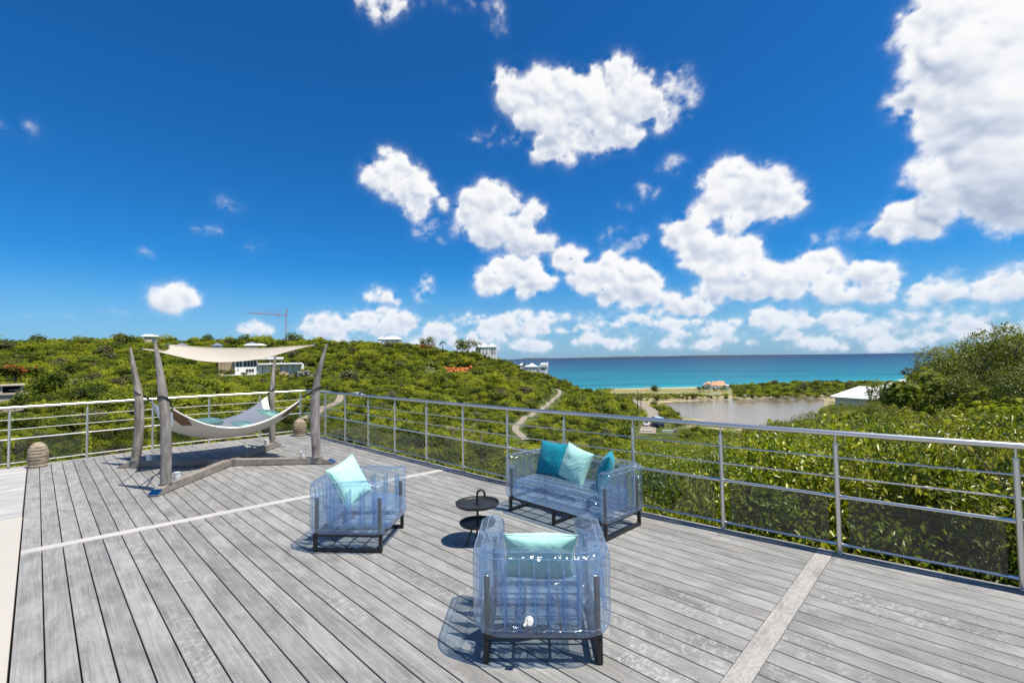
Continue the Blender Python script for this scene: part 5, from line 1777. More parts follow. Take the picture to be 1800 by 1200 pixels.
def inflatable(fx, fy, name, label, cat, loc, rz, valve=True):
    """fx, fy: half width and half depth of the metal frame; +y is the way the seat faces."""
    o = thing(name, label, cat, loc, rz)
    rng = random.Random(int(fx * 1000) + int(loc[0] * 100))
    t_ = 0.016
    z0, z1 = 0.142, 0.172
    fr = MB()
    fr.box(-fx, fx, -fy - t_, -fy + t_, z0, z1, 0.003).box(-fx, fx, fy - t_, fy + t_, z0, z1, 0.003)
    fr.box(-fx - t_, -fx + t_, -fy - t_ - .001, fy + t_ + .001, z0 - .001, z1 + .001, 0.003).box(fx - t_, fx + t_, -fy - t_ - .001, fy + t_ + .001, z0 - .001, z1 + .001, 0.003)
    fr.obj('seat_frame', 'black', o)
    xs = (-fx, fx) if fx < 0.5 else (-fx, 0, fx)
    for x_ in xs:
        MB().box(x_ - t_, x_ + t_, -fy - t_ + .001, -fy + t_, 0.006, z0 - .001, 0.003).box(x_ - t_, x_ + t_, fy - t_, fy + t_ - .001, 0.006, z0 - .001, 0.003).box(x_ - t_ + .0005, x_ + t_ - .0005, -fy + t_, fy - t_, 0.007, 0.036, 0.003).obj('sled_leg', 'black', o)
        for y_ in (-fy, fy):
            MB().tube([(x_, y_, 0), (x_, y_, .007)], .012, 8).obj('foot_pad', 'tyre', o)
    ns = max(3, int(fx / 0.10))
    for i in range(1, ns):
        x_ = -fx + 2 * fx * i / ns
        MB().box(x_ - .008, x_ + .008, -fy + t_, fy - t_, z1 - .012, z1 - .008).obj('strap', 'rope', o)
    for j in (1, 2, 3):
        y_ = -fy + 2 * fy * j / 4
        MB().box(-fx + t_, fx - t_, y_ - .008, y_ + .008, z1 - .0075, z1 - .004).obj('strap', 'rope', o)
    # wall: one tube of film that runs round arm, back, arm
    cxw, cyb, cyf = fx + 0.0, -fy - 0.005, fy + 0.045
    path = rounded_path([(-cxw, cyf), (-cxw, cyb), (cxw, cyb), (cxw, cyf)], 0.115)
    L = [0.0]
    for i in range(1, len(path)):
        L.append(L[-1] + (path[i] - path[i - 1]).length)
    tot = L[-1]
    arm = cyf - cyb - 0.115
    welds = []
    na_ = 5
    for i in range(1, na_):
        welds += [arm * (i - 0.25) / (na_ - 0.6), tot - arm * (i - 0.25) / (na_ - 0.6)]
    bw = 2 * cxw - 0.23
    nb_ = 6 if fx < 0.5 else 11
    b0 = (tot - bw) / 2
    for i in range(nb_):
        welds.append(b0 + bw * i / (nb_ - 1))
    HALF = 0.082
    sec = [(-.62, .176), (0, .174), (.62, .176), (.90, .190), (1.0, .225), (1.03, .29), (1.04, .36), (1.03, .43), (1.03, .50), (1.05, .55), (1.03, .590), (.90, .620), (.62, .636), (.30, .641), (0, .643)]
    sec = sec + [(-a, z_) for a, z_ in sec[::-1][1:-3]] + [(-.90, .190)]
    zwin = lambda z_: max(0.0, min(1.0, (z_ - .205) / .03)) * max(0.0, min(1.0, (.565 - z_) / .035))
    vs, fs = [], []
    n, m_ = len(path), len(sec)
    for i, p in enumerate(path):
        d = (path[min(i + 1, n - 1)] - path[max(i - 1, 0)]).normalized()
        nn_ = Vector((d.y, -d.x, 0))                    # points outwards
        e = min(L[i], tot - L[i])
        cap = 1.0 if e > 0.085 else math.sqrt(max(0.0, 1 - (1 - e / 0.085) ** 2)) * 0.96 + 0.04
        wd = min(abs(L[i] - w) for w in welds)
        pl = math.exp(-(wd / 0.016) ** 2)
        bulge = 0.5 + 0.5 * math.cos(min(1, wd / 0.06) * math.pi)
        for a, z_ in sec:
            zz = zwin(z_)
            off = a * HALF * cap * (1 - zz * (0.40 * pl + 0.12 * bulge))
            wob = 0.0035 * mn.noise((p.x * 9, p.y * 9, z_ * 9 + a))
            hz_ = z_ + (0.012 * mn.noise((p.x * 3, p.y * 3, 2.0)) if z_ > .55 else 0) - (0.03 * (1 - cap) if z_ > .5 else 0)
            vs.append(tuple(p + nn_ * (off + wob) + Vector((0, 0, hz_))))
    for i in range(n - 1):
        for k in range(m_):
            k2 = (k + 1) % m_
            fs.append((i * m_ + k, i * m_ + k2, (i + 1) * m_ + k2, (i + 1) * m_ + k))
    fs.append(tuple(range(m_))); fs.append(tuple((n - 1) * m_ + k for k in range(m_))[::-1])
    MB().add(vs, fs).obj('inflated_wall', 'pvc', o, True)
    # welded seams along the edges of the film
    for k, zt in ((11, 0), (4, 0), (len(sec) - 5, 0), (len(sec) - 14, 0)):
        MB().tube([Vector(vs[i * m_ + k]) for i in range(0, n, 2)], 0.0032, 6).obj('seam', 'seam', o, True)
    def pt(s_):
        i = min(range(n), key=lambda q: abs(L[q] - s_))
        d = (path[min(i + 1, n - 1)] - path[max(i - 1, 0)]).normalized()
        return path[i], Vector((d.y, -d.x, 0))
    for w in welds:
        p, nn_ = pt(w)
        a, b = p + nn_ * HALF * .70, p - nn_ * HALF * .70
        q = [a + Vector((0, 0, .215)), b + Vector((0, 0, .215)), b + Vector((0, 0, .555)), a + Vector((0, 0, .555))]
        d = Vector((nn_.y, -nn_.x, 0)) * .0012
        vs2 = [v_ - d for v_ in q] + [v_ + d for v_ in q]
        MB().add(vs2, [(3, 2, 1, 0), (4, 5, 6, 7), (0, 1, 5, 4), (1, 2, 6, 5), (2, 3, 7, 6), (3, 0, 4, 7)]).obj('baffle', 'baffle', o)
        for e in (a * 1.0, b * 1.0):
            MB().tube([e + Vector((0, 0, .212)), e + Vector((0, 0, .56))], 0.0042, 6).obj('weld', 'seam', o, True)
    # corner tubes: clear sleeve with a dark foam covered post inside
    for x_ in (-1, 1):
        for y_, yy in ((-fy, 1), (fy, 1)):
            c_ = (x_ * (fx - 0.008), y_ - (0.012 if y_ > 0 else -0.012))
            MB().lathe([(0.040, .178), (0.042, .25), (0.043, .40), (0.042, .49), (0.038, .512), (0.020, .520)], 20, c_).obj('sleeve', 'baffle', o, True)
            MB().lathe([(0.0165, .173), (0.0175, .18), (0.0175, .485), (0.014, .492)], 14, c_).obj('post', 'foam', o, True)
            ring = [Vector((c_[0] + .041 * math.cos(a), c_[1] + .041 * math.sin(a), .508)) for a in np.linspace(0, 2 * math.pi, 24)]
            MB().tube(ring, .003, 5).obj('sleeve_ring', 'seam', o, True)
    # seat cushion: pleats run from arm to arm
    sx_ = fx - HALF - 0.004
    yb, yf = -fy + HALF - 0.01, fy + 0.055
    prof = []
    ny_ = 54
    for i in range(ny_ + 1):
        u = i / ny_
        y_ = yb + (yf - yb) * u
        pleat = abs(math.cos(u * math.pi * 5))
        edge = min(1, (yf - y_) / 0.07)
        top = .30 + .085 * math.sqrt(max(0, 1 - (1 - edge) ** 2)) - 0.016 * (1 - pleat) + 0.010 * math.sin(u * math.pi)
        prof.append((y_, top))
    prof += [(yf + .012, .285), (yf + .016, .25), (yf + .012, .215), (yf - .01, .186)]
    prof += [(yf - (yf - yb) * i / 12, .182) for i in range(1, 12)] + [(yb, .186), (yb - .008, .24)]
    nx_ = 36
    vs, fs = [], []
    for i in range(nx_ + 1):
        u = i / nx_ * 2 - 1
        e = 1 - abs(u)
        k = math.sqrt(max(0, 1 - (1 - min(1, e / 0.10)) ** 2))
        for y_, z_ in prof:
            zm = 0.245
            vs.append((u * sx_, y_ * (0.97 + 0.03 * k), zm + (z_ - zm) * (0.80 + 0.20 * k) + 0.004 * mn.noise((u * 4, y_ * 9, 1))))
    m_ = len(prof)
    for i in range(nx_):
        for k in range(m_):
            k2 = (k + 1) % m_
            fs.append((i * m_ + k, (i + 1) * m_ + k, (i + 1) * m_ + k2, i * m_ + k2))
    fs.append(tuple(range(m_))); fs.append(tuple(nx_ * m_ + k for k in range(m_))[::-1])
    MB().add(vs, fs).obj('seat_cushion', 'pvc_seat', o, True)
    for q in range(1, 5):
        i = int(round((q * 0.2 - 0.1) * ny_))
        MB().tube([Vector(vs[j * m_ + i]) for j in range(nx_ + 1)], 0.003, 5).obj('seam', 'seam', o, True)
    for k in (ny_ + 1, ny_ + 4):
        MB().tube([Vector(vs[j * m_ + k]) for j in range(nx_ + 1)], 0.003, 5).obj('seam', 'seam', o, True)
    for x_ in (-.09, .09):
        ring = [Vector((x_ + .033 * math.cos(a), -fy + .085, .33 + .033 * math.sin(a))) for a in np.linspace(0, 2 * math.pi, 20)]
        MB().tube(ring, .0028, 5).obj('weld_ring', 'seam', o, True)
    # valve low on the back
    vx = -0.075
    v = MB()
    for rr__ in (.040,):
        v.tube([Vector((vx + rr__ * math.cos(a), -fy - HALF * 0.98, .285 + rr__ * math.sin(a))) for a in np.linspace(0, 2 * math.pi, 24)], .0035, 6)
    vo = v.obj('valve_patch', 'seam', o, True)
    v = MB()
    v.tube([(vx, -fy - HALF + .004, .285), (vx, -fy - HALF - .010, .285)], .026, 16)
    v.tube([(vx + .004, -fy - HALF - .008, .287), (vx + .006, -fy - HALF - .030, .290)], .015, 14)
    v.tube([(vx - .012, -fy - HALF - .016, .280), (vx - .028, -fy - HALF - .020, .268)], .008, 10)
    v.obj('valve_cap', 'white', vo, True)
    return o
A_F = inflatable(.3263, .31, 'inflatable_armchair', 'clear blue inflatable armchair in front, seen from behind with its white valve', 'armchair', (.160, 3.075, 0), -.041)
A_L = inflatable(.31, .3115, 'inflatable_armchair', 'clear blue inflatable armchair left of the black side table, turned sideways', 'armchair', (-1.519, 4.70, 0), math.atan2(-.9966, -.082))
S_O = inflatable(.655, .300, 'inflatable_loveseat', 'clear blue inflatable two seat sofa with three cushions near the railing', 'sofa', (.6235, 5.22, 0), math.atan2(.72, -.693))

def pillow(name, label, m, w, h, th, M_, seed, cat='cushion'):
    N = 40
    vs, fs = [], []
    rs = random.Random(seed)
    for side in (1, -1):
        for j in range(N + 1):
            for i in range(N + 1):
                u, v_ = i / N * 2 - 1, j / N * 2 - 1
                ex, ey = 1 - abs(u) ** 2.2, 1 - abs(v_) ** 2.2
                t_ = (max(0, ex) * max(0, ey)) ** 0.46
                px_ = u * w / 2 * (1 - 0.075 * (1 - v_ * v_) * abs(u))
                py_ = v_ * h / 2 * (1 - 0.075 * (1 - u * u) * abs(v_))
                z_ = th / 2 * t_
                # creases running in from the corners and a dent
                cr = 0.0
                for cx_ in (-1, 1):
                    for cy__ in (-1, 1):
                        du, dv = u - cx_, v_ - cy__
                        rr__ = math.hypot(du, dv)
                        an = math.atan2(dv, du)
                        cr += math.sin(an * 11 + seed + cx_ * 2 + cy__) * math.exp(-(rr__ / 0.42) ** 2) * min(1, rr__ * 3)
                fold = mn.noise((u * 1.2 + v_ * 1.6 + seed, (u - v_) * 4.5, side * 2.0))
                z_ += 0.010 * cr * t_ + 0.010 * mn.noise((u * 1.6 + seed, v_ * 1.6, side * 3)) * t_ + 0.007 * (abs(fold) ** 0.7 - .4) * t_
                vs.append((px_, side * z_, py_))
    o1 = (N + 1) ** 2
    for s_ in (0, 1):
        for j in range(N):
            for i in range(N):
                q = [s_ * o1 + j * (N + 1) + i, s_ * o1 + j * (N + 1) + i + 1, s_ * o1 + (j + 1) * (N + 1) + i + 1, s_ * o1 + (j + 1) * (N + 1) + i]
                fs.append(tuple(q if s_ == 1 else q[::-1]))
    mb = MB().add(vs, fs)
    me = mb.mesh(name, False)
    bm = bmesh.new(); bm.from_mesh(me)
    bmesh.ops.remove_doubles(bm, verts=bm.verts, dist=0.0004)
    bmesh.ops.recalc_face_normals(bm, faces=bm.faces)
    bm.to_mesh(me); bm.free()
    me.polygons.foreach_set('use_smooth', [True] * len(me.polygons))
    o = link(name, me, m)
    o.matrix_world = M_
    tag(o, label, cat)
    # piped edge
    edge = [(-1, -1)] 
    per = [(i / N * 2 - 1, -1) for i in range(N)] + [(1, i / N * 2 - 1) for i in range(N)] + [(1 - i / N * 2, 1) for i in range(N)] + [(-1, 1 - i / N * 2) for i in range(N + 1)]
    P_ = [Vector((u * w / 2 * (1 - 0.075 * (1 - v_ * v_) * abs(u)), 0, v_ * h / 2 * (1 - 0.075 * (1 - u * u) * abs(v_)))) for u, v_ in per]
    MB().tube(P_, 0.003, 6).obj('piping', m, o, True)
    return o
def pose(c, normal, up):
    """pillow: local -y faces along normal, local z along up"""
    y_ = -Vector(normal).normalized()
    z_ = Vector(up); z_ = (z_ - y_ * z_.dot(y_)).normalized()
    x_ = y_.cross(z_)
    return Matrix(((x_.x, y_.x, z_.x, c[0]), (x_.y, y_.y, z_.y, c[1]), (x_.z, y_.z, z_.z, c[2]), (0, 0, 0, 1)))
def local(o, x_, y_, z_):
    a = o.rotation_euler.z
    return Vector((o.location.x + x_ * math.cos(a) - y_ * math.sin(a), o.location.y + x_ * math.sin(a) + y_ * math.cos(a), z_))
def ldir(o, x_, y_, z_=0.0):
    a = o.rotation_euler.z
    return Vector((x_ * math.cos(a) - y_ * math.sin(a), x_ * math.sin(a) + y_ * math.cos(a), z_))
pillow('cushion', 'mint green cushion leaning on the back of the front armchair', 'mint', .445, .40, .16, pose(local(A_F, -.005, -.10, .520), ldir(A_F, 0, 1, .62), ldir(A_F, 0.03, -.62, 1)), 1)
pillow('cushion', 'pale mint cushion standing in the left armchair', 'mint', .37, .43, .15, pose((-1.645, 4.74, .560), (.86, -.50, .42), (-.54, .0, .86)), 2)
pillow('cushion', 'teal cushion at the far end of the sofa', 'teal', .42, .40, .16, pose(local(S_O, .365, -.125, .565), ldir(S_O, -.1, 1, .30), ldir(S_O, 0, -.30, 1)), 3)
pillow('cushion', 'mint cushion between the two teal cushions on the sofa', 'mint', .42, .40, .16, pose(local(S_O, .02, -.10, .555), ldir(S_O, .12, 1, .34), ldir(S_O, -.25, -.34, 1)), 4)
pillow('cushion', 'teal cushion propped sideways against the near arm of the sofa', 'teal', .40, .40, .16, pose(local(S_O, -.415, -.06, .555), ldir(S_O, .86, .50, .30), ldir(S_O, -.26, -.20, 1)), 5)

# ------------------------------------------------------------------ black side table with a cane handle
tp = at(839, 882, 4.57)
tb = thing('side_table', 'round black two tier side table with a cane shaped handle', 'table', (tp.x, tp.y, 0))
def tray(r, z_): return MB().lathe([(0.02, z_ - .006), (r - .012, z_ - .006), (r, z_ + .006), (r + .003, z_ + .020), (r - .002, z_ + .021), (r - .007, z_ + .008), (r - .016, z_), (0.005, z_)], 48)
tray(.208, .362).obj('upper_tray', 'tray', tb, True)
tray(.172, .178).obj('lower_tray', 'tray', tb, True)
stem = [(0, 0, .165), (0, 0, .36), (0, 0, .455)] + [(0.036 - 0.036 * math.cos(a), 0, .455 + 0.042 * math.sin(a)) for a in np.linspace(0.2, math.pi, 12)] + [(0.073, 0, .432)]
MB().tube(stem, .0105, 12).obj('cane_handle', 'black', tb, True)
MB().lathe([(.0, .366), (.02, .366), (.02, .370), (.013, .374)], 20).obj('collar', 'black', tb, True)
for i in range(3):
    a = R_(218 + 120 * i)
    MB().tube([(math.cos(a) * .05, math.sin(a) * .05, .172), (math.cos(a) * .135, math.sin(a) * .135, .0)], .0095, 10).obj('leg', 'black', tb, True)

# ------------------------------------------------------------------ hammock on its driftwood stand
def beam_pt(px, row, z_=0.0): return gnd(px, row, z_)
PB = {'near': gnd(291, 849, .115), 'left': gnd(238, 809, .115), 'right': gnd(557, 803, .115), 'far': gnd(479, 777, .115)}
cen = sum(PB.values(), Vector()) / 4
cen.z = 0
st = thing('hammock_stand', 'weathered wooden hammock stand with crossed beams and four curved posts', 'hammock stand', cen)
def L_(p): return Vector(p) - cen
PATHS = {'near': [(291, 849), (291.5, 790), (291, 740), (286, 690), (279, 640), (272.5, 601)],
         'left': [(237.5, 809), (243, 765), (245, 720), (243, 690), (236, 650), (229, 611)],
         'right': [(557, 803), (554.5, 765), (553.5, 725), (555, 690), (561.5, 650), (574.5, 604)],
         'far': [(479, 777), (478, 745), (477.5, 715), (478.5, 685), (481, 650), (485, 618)]}
RAD = {'near': 0.066, 'left': 0.071, 'right': 0.078, 'far': 0.060}
def spline(pts, n):
    out = []
    for i in range(len(pts) - 1):
        p0 = pts[max(i - 1, 0)]; p1 = pts[i]; p2 = pts[i + 1]; p3 = pts[min(i + 2, len(pts) - 1)]
        for q in range(n):
            u = q / n
            out.append(0.5 * ((2 * p1) + (p2 - p0) * u + (2 * p0 - 5 * p1 + 4 * p2 - p3) * u * u + (3 * p1 - p0 - 3 * p2 + p3) * u ** 3))
    return out + [pts[-1]]
TOPS, ROPE = {}, {}
for k, pxs_ in PATHS.items():
    b = PB[k]
    pts = [at(x_, r_, b.y) for x_, r_ in pxs_]
    pts[0] = Vector((b.x, b.y, .110))
    sp = spline(pts, 8)
    n = len(sp)
    seg = 18
    vs, fs = [], []
    for i, p in enumerate(sp):
        u = i / (n - 1)
        r = RAD[k] * (1.0 - 0.12 * u if u < .5 else 0.94 - 0.72 * ((u - .5) / .5) ** 1.25) * (1.08 if i == 0 else 1)
        for q in range(seg):
            a = 2 * math.pi * q / seg
            rr__ = r * (1 + 0.05 * math.sin(a * 5 + k.__len__() + u * 3) + 0.05 * mn.noise((math.cos(a) * 1.5, math.sin(a) * 1.5, u * 4 + len(k))))
            vs.append(tuple(L_(p) + Vector((math.cos(a) * rr__, math.sin(a) * rr__, 0))))
    for i in range(n - 1):
        for q in range(seg):
            q2 = (q + 1) % seg
            fs.append((i * seg + q, i * seg + q2, (i + 1) * seg + q2, (i + 1) * seg + q))
    fs.append(tuple((n - 1) * seg + q for q in range(seg)))
    fs.append(tuple(range(seg))[::-1])
    po = MB().add(vs, fs).obj('post', 'drift', st, True)
    MB().lathe([(RAD[k] * 1.25, .1165), (RAD[k] * 1.25, .121), (RAD[k] * 1.0, .121)], 20, tuple(L_(b).xy)).obj('base_plate', 'chrome', po)
    TOPS[k] = sp[-1]
    hits = [p for p in sp if p.z > 1.24]
    ROPE[k] = hits[0]
# crossed beams with steel shod ends
TIP = {'near': gnd(270, 867, 0), 'left': gnd(213, 821, 0), 'right': gnd(587, 815, 0), 'far': gnd(492, 786, 0.03)}
for a, b in (('near', 'far'), ('left', 'right')):
    A_, B_ = PB[a].copy(), PB[b].copy()
    A_.z = B_.z = 0
    d = (B_ - A_).normalized()
    n = Vector((-d.y, d.x, 0)) * 0.068
    tA = A_ - d * max(0.25, (TIP[a] - A_).dot(-d)); tB = B_ + d * max(0.25, (TIP[b] - B_).dot(d))
    H_ = 0.110 if a == 'near' else 0.108
    sh = 0.20
    def xs(p, w=1.0): return [p + n * w, p - n * w]
    def solid(name, prof, m, par, w=1.0):
        """prof: closed list of (point on the axis, z)"""
        k_ = len(prof)
        hw_ = 0.068 * w
        vs = [((p - c0).dot(d), hw_, z_) for p, z_ in prof] + [((p - c0).dot(d), -hw_, z_) for p, z_ in prof]
        fs = [tuple(range(k_))[::-1], tuple(range(k_, 2 * k_))] + [(i, (i + 1) % k_, k_ + (i + 1) % k_, k_ + i) for i in range(k_)]
        if par is st:
            return MB().add(vs, fs).obj(name, m, par, False, L_(c0), math.atan2(d.y, d.x))
        return MB().add(vs, fs).obj(name, m, par)
    c0 = (A_ + B_) / 2
    e1, e2 = tA + d * sh, tB - d * sh
    bm_ = solid('beam', [(e1, .012), (e2, .012), (e2, H_), (e1, H_)], 'beam', st)
    for e, tip, s_ in ((e1, tA, -1), (e2, tB, 1)):
        solid('toe', [(e, .012), (tip, .004), (tip, .022), (e + d * s_ * sh * .55, .062), (e, H_)], 'beam', bm_)
        solid('toe_cap', [(e + d * s_ * sh * .50, .0705), (tip + d * s_ * .006, .020), (tip + d * s_ * .006, .026), (e + d * s_ * sh * .50, .0765)], 'chrome', bm_, 1.03)
    for q, s_ in ((a, 1), (b, -1)):
        p = PB[q] + d * s_ * 0.24
        cup = MB().lathe([(.044, .0), (.046, .004), (.046, .098), (.043, .100), (.040, .096), (.040, .05)], 22).obj('cup', 'cup', st, True, L_(Vector((p.x, p.y, H_ + .001))))
        MB().lathe([(.047, .080), (.048, .082), (.048, .092), (.047, .094)], 22).obj('cup_rim', 'chrome', cup, True)
    if a == 'left':
        for s_ in (-1, 1):
            p = c0 + d * s_ * 0.145
            solid('halving_block', [(p - d * .055, .008), (p + d * .055, .008), (p + d * .055, .118), (p - d * .055, .118)], 'drift', st, 1.15)
# sling
CN = {'near': at(305, 719, 7.36), 'left': at(267, 708, 8.62), 'right': at(527.5, 703, 8.66), 'far': at(469, 697, 9.72)}
hm = thing('hammock', 'white quilted square hammock slung from the four posts', 'hammock', cen)
def sheet(corners, edge_in, f, N, dz=0.0, lim=1.0):
    """bilinear sheet with edges drawn in; f(u, v) is the drop"""
    a, b, c, d = corners
    vs = []
    for j in range(N + 1):
        for i in range(N + 1):
            u, v_ = (i / N * 2 - 1) * lim, (j / N * 2 - 1) * lim
            uu, vv = u * (1 - edge_in * (1 - v_ * v_) * abs(u)), v_ * (1 - edge_in * (1 - u * u) * abs(v_))
            s_, t_ = (uu + 1) / 2, (vv + 1) / 2
            p = a * (1 - s_) * (1 - t_) + b * s_ * (1 - t_) + c * s_ * t_ + d * (1 - s_) * t_
            vs.append(p + Vector((0, 0, f(u, v_) + dz)))
    fs = [(j * (N + 1) + i, j * (N + 1) + i + 1, (j + 1) * (N + 1) + i + 1, (j + 1) * (N + 1) + i) for j in range(N) for i in range(N)]
    return vs, fs
def solidify(vs, fs, N, th):
    """give a grid sheet thickness downwards"""
    n = len(vs)
    v2 = list(vs) + [v_ - Vector((0, 0, th)) for v_ in vs]
    f2 = list(fs) + [tuple(n + i for i in f[::-1]) for f in fs]
    W_ = N + 1
    rim = [i for i in range(N)] + [N + j * W_ for j in range(N)] + [N * W_ + N - i for i in range(N)] + [(N - j) * W_ for j in range(N)]
    for i in range(len(rim)):
        a, b = rim[i], rim[(i + 1) % len(rim)]
        f2.append((b, a, n + a, n + b))
    return v2, f2
corn = [CN['near'], CN['right'], CN['far'], CN['left']]
corn = [c - cen for c in corn]
drop = lambda u, v_: -0.40 * (1 - u * u) - 0.40 * (1 - v_ * v_) + 0.17 * (1 - u * u) * (1 - v_ * v_)
vs, fs = sheet(corn, 0.10, drop, 44)
v2, f2 = solidify(vs, fs, 44, 0.012)
MB().add(v2, f2).obj('sling', 'canvas', hm, True)
def quilt(u, v_):
    q = abs(math.sin((u + 1) * math.pi * 2.0)) * abs(math.sin((v_ + 1) * math.pi * 2.0))
    e = min(1, (1 - max(abs(u), abs(v_))) / 0.06)
    return drop(u, v_) + 0.006 + 0.045 * math.sqrt(max(0, e)) * (0.55 + 0.45 * q ** 0.35)
vs, fs = sheet(corn, 0.10, quilt, 72, 0.0, 0.985)
v2, f2 = solidify(vs, fs, 72, 0.004)
MB().add(v2, f2).obj('quilted_pad', 'quilt', hm, True)
rim = [Vector(v_) for v_ in sheet(corn, 0.10, drop, 44)[0]]
W_ = 45
loop = [rim[i] for i in range(44)] + [rim[44 + j * W_] for j in range(44)] + [rim[44 * W_ + 44 - i] for i in range(44)] + [rim[(44 - j) * W_] for j in range(45)]
MB().tube(loop, 0.011, 8).obj('hem', 'quilt', hm, True)
mid = sum(corn, Vector()) / 4
for i, k in enumerate(('near', 'right', 'far', 'left')):
    c = corn[i]
    nx1, nx2 = corn[(i + 1) % 4], corn[(i - 1) % 4]
    su, sv = [(-1, -1), (1, -1), (1, 1), (-1, 1)][i]
    def S(u, v_, dz):
        a, b, c_, d = corn
        uu, vv = u * (1 - .10 * (1 - v_ * v_) * abs(u)), v_ * (1 - .10 * (1 - u * u) * abs(v_))
        s_, t_ = (uu + 1) / 2, (vv + 1) / 2
        return a * (1 - s_) * (1 - t_) + b * s_ * (1 - t_) + c_ * s_ * t_ + d * (1 - s_) * t_ + Vector((0, 0, drop(u, v_) + dz))
    for dz in (-0.020, 0.012):
        tri = [S(su * 1.0, sv * 1.0, dz), S(su * 0.80, sv * 1.0, dz), S(su * 0.72, sv * 0.86, dz), S(su * 0.86, sv * 0.72, dz), S(su * 1.0, sv * 0.80, dz)]
        out_ = (c - mid).normalized() * 0.012
        tri = [p + out_ for p in tri]
        v3 = tri + [p + Vector((0, 0, .006)) for p in tri]
        MB().add(v3, [tuple(range(5)), tuple(range(5, 10))[::-1]] + [(q, (q + 1) % 5, 5 + (q + 1) % 5, 5 + q) for q in range(5)]).obj('corner_patch', 'leather', hm)
    rp = ROPE[k] - cen
    r_ = RAD[k] * 0.96
    inn = Vector((mid.x - rp.x, mid.y - rp.y, 0)).normalized()
    sd = Vector((-inn.y, inn.x, 0))
    dv = c - rp
    loop = [c + Vector((0, 0, .03)) + (rp - c) * 0.1]
    for a in np.linspace(-2.3, 2.3, 13):
        loop.append(rp + (-inn * math.cos(a) + sd * math.sin(a)) * r_ * 1.05 + Vector((0, 0, 0.05 * math.cos(a))))
    loop.append(c + Vector((0, 0, .03)) + (rp - c) * 0.1)
    rpo = MB().tube(loop, 0.010, 8).obj('rope', 'rope', hm, True)
    MB().tube([c, c + (rp - c) * 0.14], 0.010, 8).obj('shackle', 'chrome', rpo, True)
pillow('cushion', 'mint cushion lying in the middle of the hammock', 'mint', .50, .34, .14, Matrix.Translation(cen + mid + Vector((.20, .28, -.47))) @ Matrix.Rotation(R_(-30), 4, 'Z') @ Matrix.Rotation(R_(68), 4, 'X'), 7)
pillow('cushion', 'pale mint cushion lying toward the right corner of the hammock', 'mint', .50, .34, .13, Matrix.Translation(cen + mid + Vector((.60, .40, -.27))) @ Matrix.Rotation(R_(-38), 4, 'Z') @ Matrix.Rotation(R_(66), 4, 'X'), 8)
pillow('cushion', 'small mint cushion at the left end of the hammock', 'mint', .46, .32, .12, Matrix.Translation(cen + mid + Vector((-.52, .30, -.38))) @ Matrix.Rotation(R_(20), 4, 'Z') @ Matrix.Rotation(R_(75), 4, 'X'), 9)
# sail over the hammock
SN = [at(295.5, 606, 7.35), at(552.5, 606, 8.66), at(478, 614, 9.75), at(250, 613.5, 8.56)]
sl = thing('shade_sail', 'cream canvas shade sail tied between the tops of the four posts', 'shade sail', cen)
sn = [p - cen for p in SN]
sag = lambda u, v_: -0.15 * (1 - u * u) * (1 - v_ * v_) - 0.06 * ((1 - u * u) + (1 - v_ * v_)) + 0.004 * math.sin(u * 9 + v_ * 4)
vs, fs = sheet(sn, 0.13, sag, 40)
MB().add(vs, fs).obj('canvas', 'sail', sl, True)
W_ = 41
loop = [vs[i] for i in range(40)] + [vs[40 + j * W_] for j in range(40)] + [vs[40 * W_ + 40 - i] for i in range(40)] + [vs[(40 - j) * W_] for j in range(41)]
MB().tube(loop, 0.009, 7).obj('hem', 'sail', sl, True)
for k, c in zip(('near', 'right', 'far', 'left'), sn):
    tpt = TOPS[k] - cen - Vector((0, 0, .05))
    ro = MB().tube([c, c.lerp(tpt, .5) - Vector((0, 0, .02)), tpt], 0.007, 6).obj('rope', 'rope', sl, True)
    MB().tube([c + Vector((.02 * math.cos(a), .0, .02 * math.sin(a))) for a in np.linspace(0, 6.28, 12)], .004, 6).obj('ring', 'chrome', ro, True)

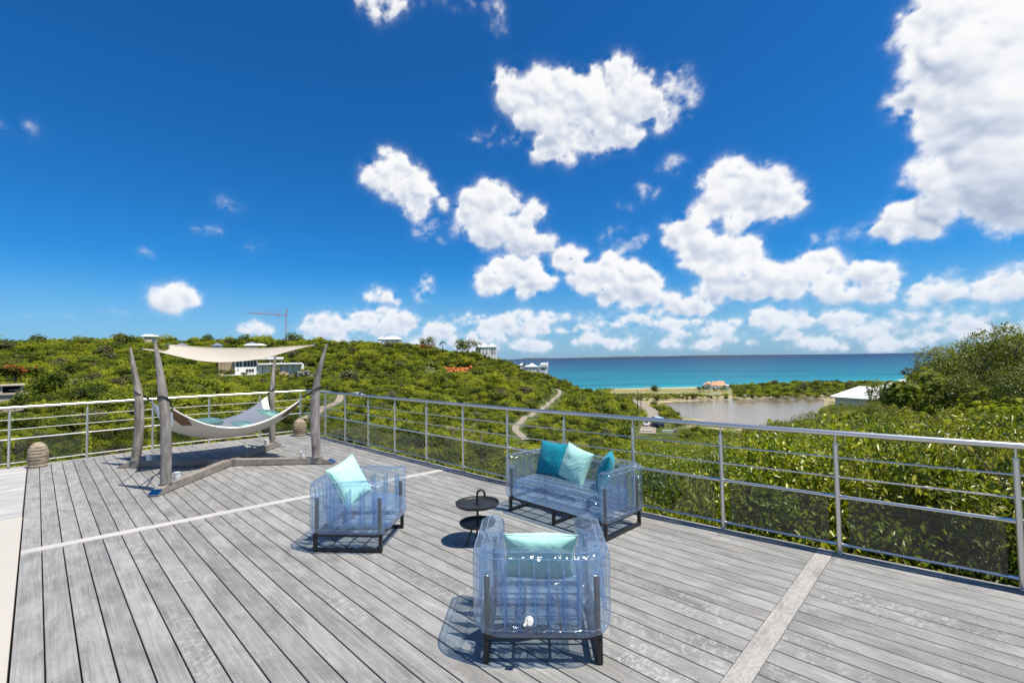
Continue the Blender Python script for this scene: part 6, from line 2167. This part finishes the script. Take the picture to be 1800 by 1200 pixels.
# ------------------------------------------------------------------ stone lanterns
def lantern(p, h, r, label, seed):
    """egg shaped stone shell with horizontal slits cut through to a dark hollow"""
    nz_, na_ = 60, 72
    slits = [(0.30, 0.3, 2.0), (0.30, 2.6, 5.7), (0.42, 0.9, 2.9), (0.42, 3.3, 4.2), (0.42, 4.5, 6.9), (0.55, 0.0, 1.6), (0.55, 2.3, 4.6), (0.55, 5.0, 5.9), (0.68, 0.7, 3.0), (0.68, 3.4, 4.3), (0.68, 4.7, 6.6), (0.79, 0.2, 1.6), (0.79, 2.2, 4.6), (0.79, 5.2, 6.1)]
    hw = 0.0135
    zs = sorted(list(np.linspace(0, 1, nz_)) + [q + e for q in (.30, .42, .55, .68, .79) for e in (-.0165, -.0130, .0130, .0165)])
    nz_ = len(zs)
    vs, fs = [], []
    for i, u in enumerate(zs):
        w = math.sqrt(max(0.0, 1 - abs((u - 0.44) / (0.56 if u > 0.44 else 0.60)) ** 2.25))
        rr__ = r * w
        for q in range(na_):
            a = 2 * math.pi * q / na_
            cut = any(abs(u - s0) < hw and ((a - a0 + seed) % (2 * math.pi)) < (a1 - a0) for s0, a0, a1 in slits)
            e = rr__ * (0.62 if cut else 1 + 0.012 * mn.noise((math.cos(a) * 2, math.sin(a) * 2, u * 5 + seed)))
            vs.append((math.cos(a) * e, math.sin(a) * e, u * h))
    for i in range(nz_ - 1):
        for q in range(na_):
            q2 = (q + 1) % na_
            fs.append((i * na_ + q, i * na_ + q2, (i + 1) * na_ + q2, (i + 1) * na_ + q))
    fs.append(tuple(range(na_))[::-1]); fs.append(tuple((nz_ - 1) * na_ + q for q in range(na_)))
    o = thing('stone_lantern', label, 'lantern', p, seed)
    MB().add(vs, fs).obj('shell', 'stone', o, True)
    MB().lathe([(r * .5, 0.004), (r * .92, .01), (r * .95, .03), (r * .8, .05)], 32).obj('foot', 'stone', o, True)
lantern(gnd(55, 822) + Vector((0.03, .08, 0)), .435, .142, 'egg shaped stone lantern with slits at the left end of the deck', 0.9)
lantern(gnd(524, 766) + Vector((0, .08, 0)), .40, .155, 'egg shaped stone lantern with slits in the far corner of the deck', 2.3)
